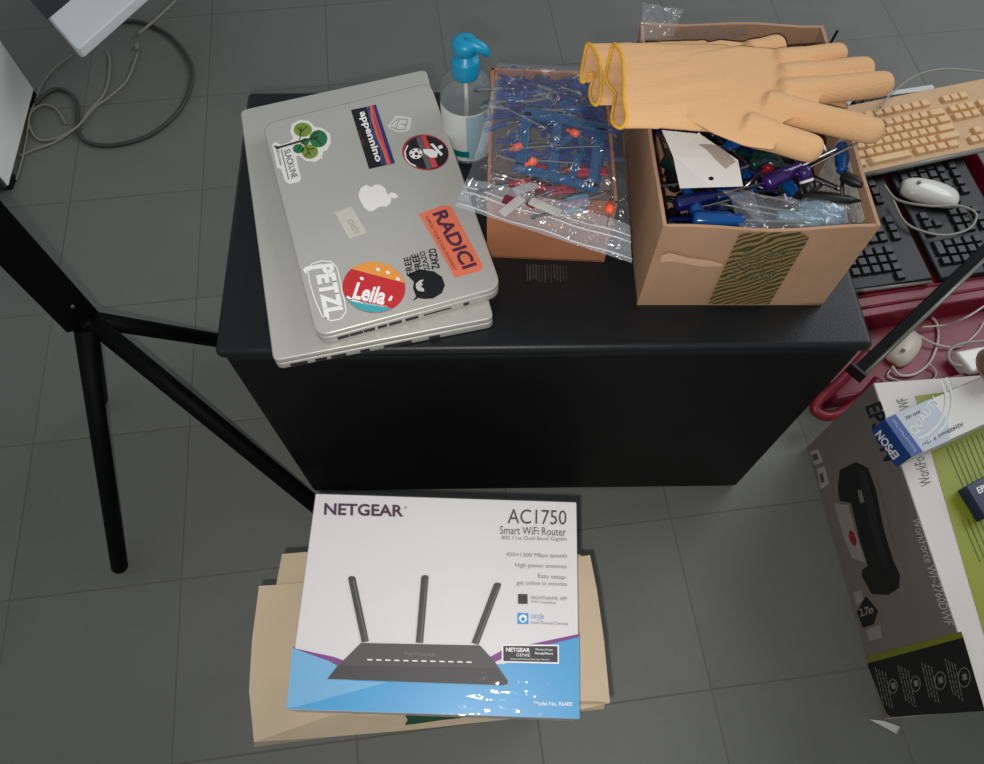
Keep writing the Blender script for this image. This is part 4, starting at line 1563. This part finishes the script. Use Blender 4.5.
# paper roll box on top of it
HR = 0.288
r0, r1 = W(885, 419, HR), W(912, 457, HR)
rd = V((0.9, 0.43, 0)).normalized()
far = W(967, 383, HR)
rd = (setz(far, 0) - setz(r0, 0)).normalized()
RL = 0.44
rp4 = [r0, r1, r1 + rd * RL, r0 + rd * RL]
RB = thing('paper_roll_box', 'long white and blue paper roll carton lying on the printer box', 'box', centre(rp4, HP))
MB().prism([setz(p, HP + .0012) for p in rp4], rp4).build('carton', mat('white_roll_card', (210, 206, 200), 0.5, 0, 0.02, 12), RB, 0.001, 1)
rblue = mat('royal_blue_print', (18, 62, 132), 0.4, 0, 0.03, 20)
en = -rd
PEN = Plane(r0 + en * 0.0005, en)
m = MB()
q = [setz(r0, HP + .0015), setz(r1, HP + .0015), r1, r0]
m.prism([p + en * .0003 for p in q], [p + en * .0010 for p in q])
bs = m.build('blue_end', rblue, RB)
PEN = Plane(r0 + en * 0.0014, en)
s = MB()
add_text(s, 'EPSON', (900, 455), (881, 429.5), (893.5, 460), PEN, 0.0004, 0.03)
s.build('brand_lettering', WHITEP, bs)
PR = Plane((0, 0, HR + .0004), (0, 0, 1))
s = MB()
add_shape(s, [(885, 419), (895.5, 414.2), (923, 452), (912, 457)], PR, 0, .0003)
cbp = s.build('blue_strip', rblue, RB)
s = MB()
add_text(s, 'Enhanced Matte Paper', (917, 450), (893.5, 417.5), (914, 452), PR, .0006)
s.build('strip_lettering', P_ink((150, 176, 210)), cbp)
s = MB()
add_shape(s, [(895.5, 414.2), (930, 399), (948, 420), (950, 440), (923, 452)], PR, 0, .0003)
s.build('pale_print', P_ink((176, 184, 192)), RB)
s = MB()
for rr in (48, 42):
    add_ring(s, 905, 400, rr, rr, 2.2, PR, .0006, 24, -0.5, 1.25)
add_text(s, 'QUALITY', (916, 437), (941, 402), (908, 430), PR, .0006, .02)
s.build('seal_print', P_ink((205, 207, 208)), RB)
s = MB()
add_text(s, 'A2(420mm) X 15m', (962, 421), (921, 442), (964, 425.5), PR, .0006, .01)
add_text(s, '3041182', (920, 410), (905, 417), (921, 413), PR, .0006, .01)
s.build('size_lettering', BLACKP, RB)
# navy box at the edge
q = [W(966, 486, .27), W(996, 470, .27), W(1014, 500, .27), W(986, 518, .27)]
NB = thing('ink_box', 'small navy carton lying on the green print of the printer box', 'box', centre(q, HP))
MB().prism([setz(p, HP + .0012) for p in q], q).build('carton', mat('navy_card', (24, 32, 66), 0.4, 0, 0.04, 30), NB, .001, 1)
s = MB()
PNB = Plane((0, 0, .2703), (0, 0, 1))
add_text(s, 'EPSON', (979, 494), (1000, 483), (976, 488), PNB, .0002, .02)
s.build('lettering', WHITEP, NB)
# cardboard tube
ta = W(990, 366, .313)
tb_ = ta + V((0.16, 0.05, 0))
CT = thing('cardboard_tube', 'brown cardboard tube end at the edge above the paper roll carton', 'tube', setz(ta, HR))
m = MB()
ax_ = (tb_ - ta).normalized()
m.lathe([(0.024, 0), (0.024, 0.17), (0.019, 0.17), (0.019, 0)], ta, 28, ax_)

m.build('core', mat('tube_card', (150, 122, 92), 0.8, 0, 0.06, 60), CT, smooth=False)

# ---------------------------------------------------------------- red crate with keyboards
redm = mat('red_plastic', (122, 20, 40), 0.42, 0, 0.05, 20)
zf = 0.03
k0 = W(862, 398, zf)
k1 = W(1012, 372, zf)
kd = (k1 - k0).normalized()
kn = V((-kd.y, kd.x, 0))
k0 = k0 - kd * 0.06
kw, kh = 0.48, 0.50
kq = [k0, k0 + kd * kw, k0 + kd * kw + kn * kh, k0 + kn * kh]
CR = thing('red_crate', 'red plastic crate on the floor behind the printer box, holding keyboards', 'crate', centre(kq, 0))
kci = centre(kq)
MB().prism([setz(p, .002) for p in kq], [setz(p, zf) for p in kq]).build('base', redm, CR, .004, 2)
for i in range(4):
    wall(kq[i], kq[(i + 1) % 4], zf - .02, zf + (.018 if i == 0 else .03), .006, kci).build('side_wall', redm, CR, .0015, 2)
# raised ledge across the middle
la, lb2 = W(880, 328, zf), W(1016, 308, zf)
ld = (lb2 - la).normalized()
la = k0 + kn * ((la - k0).dot(kn)) + kd * .01
lb2 = la + kd * (kw - .02)
lq = [la, lb2, lb2 + kn * .075, la + kn * .075]
MB().prism([setz(p, zf) for p in lq], [setz(p + (kn * .004 if i < 2 else -kn * .004), zf + .045) for i, p in enumerate(lq)]).build('ledge', redm, CR, .004, 2)
lrib = MB()
for f in (.3, .6):
    lrib.tube([setz(la.lerp(lb2, .02) + kn * .075 * f, zf + .0455), setz(la.lerp(lb2, .98) + kn * .075 * f, zf + .0455)], .003, 8)
lrib.build('ledge_rib', redm, CR, smooth=True)
# handle loop at the near corner
hp = [W(*p, z) for p, z in (((868, 352), .07), ((838, 384), .066), ((815, 405), .06), ((822, 415), .055), ((838, 414), .055), ((862, 398), .06), ((878, 380), .066))]
MB().tube(spline(hp, 6), .0085, 10).build('handle', redm, CR, smooth=True)

# keyboards
def keyboard(label, origin, xdir, case, key, z, W_=0.44, D_=0.155, H_=0.016, lip=None):
    """origin: near left corner, xdir: along the long side"""
    root = thing('keyboard', label, 'keyboard', setz(origin, z), 'stacked keyboards')
    hw = D_ / 2
    m = MB()
    m.prism([V((0, 0, 0)), V((W_, 0, 0)), V((W_, D_, 0)), V((0, D_, 0))], [V((.002, .002, H_ * .75)), V((W_ - .002, .002, H_ * .75)), V((W_ - .002, D_ - .002, H_)), V((.002, D_ - .002, H_))])
    m.build('case', case, root, .003, 2, local=True)
    if lip is not None:
        MB().tube([(0.004, .0, H_ * .5), (W_ - .004, .0, H_ * .5)], .005, 8).build('front_edge', lip, root, smooth=True, local=True)
        MB().tube([(W_, .004, H_ * .5), (W_, D_ - .004, H_ * .5)], .0035, 8).build('side_edge', lip, root, smooth=True, local=True)
    p = 0.0186
    x0 = 0.010
    y0 = 0.012
    kb = MB()
    w = p * .94
    kb.prism([V((-w / 2, -w / 2, 0)), V((w / 2, -w / 2, 0)), V((w / 2, w / 2, 0)), V((-w / 2, w / 2, 0))],
             [V((-w * .41, -w * .39, .008)), V((w * .41, -w * .39, .008)), V((w * .41, w * .40, .008)), V((-w * .41, w * .40, .008))])
    first = kb.build('key', key, root, .0012, 2, local=True)
    lay = []
    rows = [[1.4, 1.2, 1.2, 5.4, 1.2, 1.2, 1.2, 1.4], [2.2] + [1] * 10 + [2.8], [1.7] + [1] * 11 + [2.3], [1.5] + [1] * 12 + [1.5], [1] * 13 + [2], [1] + [1.08] * 12]
    for r, ws in enumerate(rows):
        x = 0.0
        for w_ in ws:
            lay.append((x + w_ / 2, r + (0.35 if r == 5 else 0), w_))
            x += w_
    for r, xs in ((0, (0, 1, 2)), (1, (1,)), (3, (0, 1, 2)), (4, (0, 1, 2)), (5, (0, 1, 2))):
        for c in xs:
            lay.append((15.4 + c + .5, r + (0.35 if r == 5 else 0), 1))
    for r, xs in ((0, (0.5, 2)), (1, (0, 1, 2)), (2, (0, 1, 2)), (3, (0, 1, 2)), (4, (0, 1, 2, 3))):
        for c in xs:
            lay.append((18.8 + c + .5, r, 2 if c == .5 else 1))
    for k, (cx, cy, w_) in enumerate(lay):
        o = first if k == 0 else first.copy()
        if k:
            COL.objects.link(o)
        yy = y0 + (cy + .5) * p * (D_ / .155)
        o.location = (x0 + cx * p, yy, H_ * .75 + (H_ * .25) * yy / D_ - .001)
        o.scale = (w_ * .985 if w_ > 1 else 1, 1, 1)
    root.rotation_euler = (0, 0, math.atan2(xdir.y, xdir.x))
    return root


blk_case = mat('black_case', (20, 20, 21), 0.5, 0, 0.05, 40)
blk_key = mat('black_key', (30, 30, 31), 0.45, 0, 0.1, 60)
bei_case = mat('beige_case', (200, 162, 122), 0.6, 0, 0.05, 30)
bei_key = mat('beige_key', (222, 182, 134), 0.55, 0, 0.06, 60)
clear_edge = mat('grey_edge', (128, 124, 116), 0.3, 0, 0.05, 30)
zk = zf + .047
# A: its right-hand long side from (885,185) to (930,278)
A0, A1 = W(932, 282, zk), W(885, 185, zk)
xd = (A1 - A0).normalized()
ydA = V((-xd.y, xd.x, 0))           # to the left of xd
# near end is the right end of the keyboard: origin at the far end, long side pointing at us
nA = W(930, 284, zk)
KA = keyboard('black keyboard with a pale front edge beside the cabinet, under the beige keyboard', nA + xd * .44 + V((0, 0, 0)), -xd, blk_case, blk_key, zk, lip=clear_edge)
nB = nA - ydA * .168 + xd * .0
KA.location = setz(nA + ydA * .155 + xd * .44, zk) if False else setz(nA + xd * .44, zk)
# rotate so that the keys lie to the left of the side seen by us
KA.location = setz(nA + xd * .44 + ydA * .155, zk)
KB = keyboard('black keyboard on the crate under the white mouse', nB, -xd, blk_case, blk_key, zk)
KB.location = setz(nB + xd * .44 + ydA * .155 - ydA * .0, zk)
zb_ = zk + .0255
b0, b1_ = W(872, 176, zb_), W(984, 152, zb_)
xb = (b1_ - b0).normalized()
KBB = keyboard('beige keyboard lying across the black keyboards', b0 - xb * .09, xb, bei_case, bei_key, zb_, D_=.165, lip=clear_edge)
zw = zk
w0, w1 = W(880, 101, .03), W(938, 92, .03)
KW = keyboard('dark keyboard with a white rim behind the beige keyboard', w0 - (w1 - w0).normalized() * .3, (w1 - w0).normalized(), mat('white_case', (200, 200, 198), 0.5), blk_key, 0.001)
wd_ = (w1 - w0).normalized()
KW.location = setz(W(934, 82, .02) - wd_ * .44 - V((-wd_.y, wd_.x, 0)) * .155, 0.001)

# mice
wpl = mat('white_plastic', (214, 210, 202), 0.28, 0, 0.02, 30, coat=0.3)


def mouse(label, c, d, z, L=.105, wd=.054, h=.026, m_=wpl):
    root = thing('computer_mouse', label, 'mouse', setz(c, z), 'white computer mice')
    m = MB()
    rows = []
    for i in range(13):
        th = math.pi * i / 12
        x = -math.cos(th) * L / 2
        wr = (max(math.sin(th), 0) ** 0.55)
        row = []
        for k in range(17):
            ph = math.pi * k / 16
            row.append(m.b.verts.new(V((x, math.cos(ph) * wd / 2 * wr, h * (max(math.sin(ph), 0) ** .7) * wr * (1 - .18 * (i / 12)) + .0008))))
        rows.append(row)
    for r0_, r1_ in zip(rows, rows[1:]):
        for k in range(16):
            m.face([r0_[k], r0_[k + 1], r1_[k + 1], r1_[k]])
        m.face([r0_[0], r1_[0], r1_[16], r0_[16]])
    m.build('shell', m_, root, smooth=True, local=True)
    MB().lathe([(0, 0), (.0035, 0), (.0035, .002), (0, .0035)], V((-L * .27, 0, h * .92)), 12).build('scroll_ball', mat('grey_ball', (120, 118, 114), .4), root, smooth=True, local=True)
    root.rotation_euler = (0, 0, math.atan2(d.y, d.x))
    return root


zm = zk + .0215
mc, md = W(928, 195, zm), (W(958, 200, zm) - W(898, 186, zm)).normalized()
mouse('white mouse lying on the black keyboard below the beige keyboard', mc, md, zm)
zl = zf + .001
mouse('pale mouse lying on the red crate floor below the black bar', W(902, 349, zl), (W(890, 362, zl) - W(916, 325, zl)).normalized() * -1, zl, .08, .05, .026, mat('pale_beige_plastic', (206, 196, 182), .35, 0, .03, 30))


def cable(label, pts, r, m_, group=None, name='cable'):
    o = MB().tube(spline([W(x, y, z) for x, y, z in pts], 8), r, 8).build(name, m_, smooth=True)
    return tag(o, label, 'cable', group)


gcab = mat('grey_cable', (150, 146, 138), .5, 0, .04, 60)
wcab = mat('white_cable', (196, 188, 176), .5, 0, .04, 60)
z0 = zk + .026
cable('grey cable looping from the white mouse over the black keyboards', [(884, 185, z0 + .004), (898, 200, z0 + .022), (930, 206, z0 + .030), (960, 206, z0 + .010), (976, 214, z0 + .003), (970, 228, z0), (948, 235, z0), (925, 232, z0), (905, 222, z0), (893, 200, z0 + .003)], .0022, gcab)
cable('pale cable arching above the beige keyboard', [(880, 108, zb_ + .03), (890, 95, zb_ + .03), (915, 76, zb_ + .04), (945, 69, zb_ + .04), (984, 72, zb_ + .03)], .0018, gcab)
cable('pale mouse cable coiled on the red crate floor', [(892, 366, zl + .008), (900, 375, zl + .004), (915, 374, zl + .003), (930, 362, zl + .003), (938, 340, zl + .003), (936, 322, zl + .003), (926, 314, zl + .003)], .0022, wcab)
cable('thin pale cable curled in front of the coiled mouse cable', [(892, 368, zl + .003), (888, 376, zl + .003), (905, 382, zl + .003), (930, 381, zl + .003), (936, 372, zl + .003), (930, 364, zl + .008)], .0015, wcab)
cable('long pale cable crossing the red crate to the power adapter', [(920, 336, zl + .012), (935, 344, zl + .009), (958, 347, zl + .003), (975, 335, zl + .003), (984, 322, zl + .003)], .0018, wcab)
cable('pale cable running under the black bar to the crate edge', [(922, 327, zl + .012), (945, 325, zl + .012), (965, 318, zl + .05), (986, 305, zl + .05)], .0018, wcab)
# power adapter
pa = [W(*p, zl + .03) for p in ((955, 351), (985, 345), (996, 366), (972, 372))]
AD = thing('power_adapter', 'white power adapter wrapped in its cable on the red crate floor', 'power adapter', centre(pa, zl))
MB().prism([setz(p, zl) for p in pa], pa).build('body', wpl, AD, .005, 3)
MB().tube(spline([W(x, y, zl + .033) for x, y in ((985, 341), (965, 343), (952, 348), (948, 356), (953, 364), (962, 366))], 6), .003, 8).build('wrapped_cable', gcab, AD, smooth=True)

# black bar across the crate
e0, e1 = W(857, 372, .112), W(1002, 234, .16)
d = (e1 - e0).normalized()
BARR = thing('metal_bar', 'black square metal bar lying slanted across the red crate', 'bar', setz(e0, .09))
MB().tube([e0, e1], .0135, 4, square=True).build('bar', mat('gloss_black', (5, 5, 6), .6, 0, .05, 30, spec=.12), BARR, .002, 2)
side = d.cross(V((0, 0, 1))).normalized()
MB().tube([e0 + side * .0105 + V((0, 0, .008)), e1 + side * .0105 + V((0, 0, .008))], .0035, 8).build('edge_strip', mat('steel_edge', (128, 126, 120), .3, .2, .05, 30), BARR, smooth=True)
MB().box(e0 - d * .002, (.03, .03, .004), d.to_track_quat('Z', 'Y').to_matrix()).build('end_cap', spud, BARR)

# ---------------------------------------------------------------- white computer and monitor at the far left
t0, t1 = W(37, 93, .004), W(12, 190, .004)
td = (t1 - t0).normalized()
tn = V((td.y, -td.x, 0))
if tn.x > 0:
    tn = -tn
TQ = [setz(p, 0) for p in (t0, t1, t1 + tn * .2, t0 + tn * .2)]
TW = thing('computer_tower', 'white computer tower standing on the floor at the left edge', 'computer', centre(TQ, 0))
wt = mat('white_metal', (238, 238, 234), .45, 0, .02, 10)
MB().prism([setz(p, .014) for p in TQ], [setz(p, .46) for p in TQ]).build('case', wt, TW, .004, 2)
for p in TQ:
    q = setz(p.lerp(centre(TQ), .15), 0)
    MB().box((q.x, q.y, .007), (.03, .03, .014)).build('foot', BLACKM, TW)
fpn = MB()
fpn.prism([setz(t1 + td * .001, .02), setz(t1 + td * .012, .02), setz(t1 + td * .012 + tn * .2, .02), setz(t1 + td * .001 + tn * .2, .02)],
          [setz(t1 + td * .001, .45), setz(t1 + td * .012, .45), setz(t1 + td * .012 + tn * .2, .45), setz(t1 + td * .001 + tn * .2, .45)])
fpn.build('front_panel', mat('dark_grey_panel', (60, 60, 60), .5), TW, .002, 1)

zmn = .21
mcn = W(77, 50, zmn)
me1 = (W(27, 0, zmn) - W(72, 53, zmn)).normalized()
me2 = (W(142, 0, zmn) - W(80, 55, zmn)).normalized()
MW, MH = .40, .30
mo = [mcn, mcn + me2 * MW, mcn + me2 * MW + me1 * MH, mcn + me1 * MH]
MN = thing('monitor', 'white-framed computer monitor facing upwards at the top left', 'monitor', centre(mo, 0))
rq = [setz(p, 0) for p in rounded([setz(p, 0) for p in mo], .012)]
wf = mat('white_frame', (226, 226, 226), .35, 0, .02, 20)
MB().prism([setz(p, zmn - .022) for p in rq], [setz(p, zmn) for p in rq]).build('bezel', wf, MN, .003, 2)
ins = [mcn + me2 * .012 + me1 * .055, mcn + me2 * (MW - .012) + me1 * .055, mcn + me2 * (MW - .012) + me1 * (MH - .02), mcn + me2 * .012 + me1 * (MH - .02)]
ins = [mcn + me1 * .012 + me2 * .055, mcn + me2 * (MW - .02) + me1 * .012, mcn + me2 * (MW - .02) + me1 * (MH - .012), mcn + me2 * .055 + me1 * (MH - .012)]
a_ = W(78, 20, zmn)
iu, iv = (a_ - mcn).dot(me1), (a_ - mcn).dot(me2)
ins = [W(47, 20, zmn), W(78, -8, zmn)]
i0_ = W(47, 20, zmn)
ins = [i0_, i0_ + me2 * .3, i0_ + me2 * .3 + me1 * .2, i0_ + me1 * .2]
ins = rounded([setz(p, 0) for p in ins], .006)
MB().prism([setz(p, zmn), ] if False else [setz(p, zmn + .0002) for p in ins], [setz(p, zmn + .0008) for p in ins]).build('screen', mat('black_glass', (8, 8, 10), .12, 0, 0, coat=.2), MN)
cmn = centre(mo)
MB().lathe([(.06, 0), (.06, .008), (.02, .012), (.018, zmn - .022)], setz(mcn + me2 * .34 + me1 * .26, 0), 28).build('stand', wf, MN, smooth=False)
# cables at the left
dcab = mat('dark_grey_cable', (62, 62, 60), .5, 0, .05, 60)
lcab = mat('light_grey_cable', (138, 132, 124), .5, 0, .05, 60)
cable('thick dark grey cable looping on the floor beside the monitor', [(110, 22, .005), (140, 22, .005), (170, 36, .005), (190, 62, .005), (191, 85, .005), (178, 112, .005), (150, 135, .005), (115, 145, .005), (90, 143, .005), (78, 132, .005), (77, 108, .005), (72, 95, .005), (58, 89, .005), (44, 95, .005), (36, 104, .005)], .0044, dcab)
cable('light grey cable with a small connector, forked on the floor', [(138, 52, .004), (127, 80, .004), (108, 98, .004), (94, 108, .004), (80, 124, .004), (60, 137, .004), (40, 140, .004), (30, 128, .004), (30, 114, .004), (42, 105, .004), (56, 109, .004), (66, 124, .004)], .0026, lcab)
cable('light grey cable branching off the forked cable toward the monitor', [(107, 50, .004), (110, 62, .004), (108, 82, .004), (102, 97, .004), (90, 110, .008), (78, 126, .010), (55, 142, .004), (36, 149, .004), (20, 156, .004)], .0024, lcab)
cable('thin light cable passing under the monitor corner', [(72, 55, .004), (55, 68, .004), (42, 84, .004), (36, 100, .004), (30, 115, .010), (27, 135, .004), (22, 160, .004), (16, 180, .004)], .0018, lcab)
cable('pale cable slanting away behind the monitor', [(138, 34, .012), (155, 20, .012), (172, 4, .012), (180, -6, .012)], .0032, lcab)
cn = W(138, 49, 0)
MB_ = MB()
MB_.box((cn.x, cn.y, .006), (.008, .016, .008), Matrix.Rotation(.3, 3, 'Z'))
tag(MB_.build('cable_connector', lcab, None, .002, 2), 'small grey plug lying at the end of the forked cable', 'plug')

# scrap of paper
s = MB()
sheet(s, [(870, 719), (884, 721), (901, 727), (896, 734)], [.004, .006, .004, .003], 10, 8, .004, 5, 60)
tag(s.build('paper_scrap', mat('white_scrap', (196, 194, 190), .6), smooth=True, solid=.0004), 'small torn white scrap on the floor below the printer box', 'paper')
# dust mark on tile
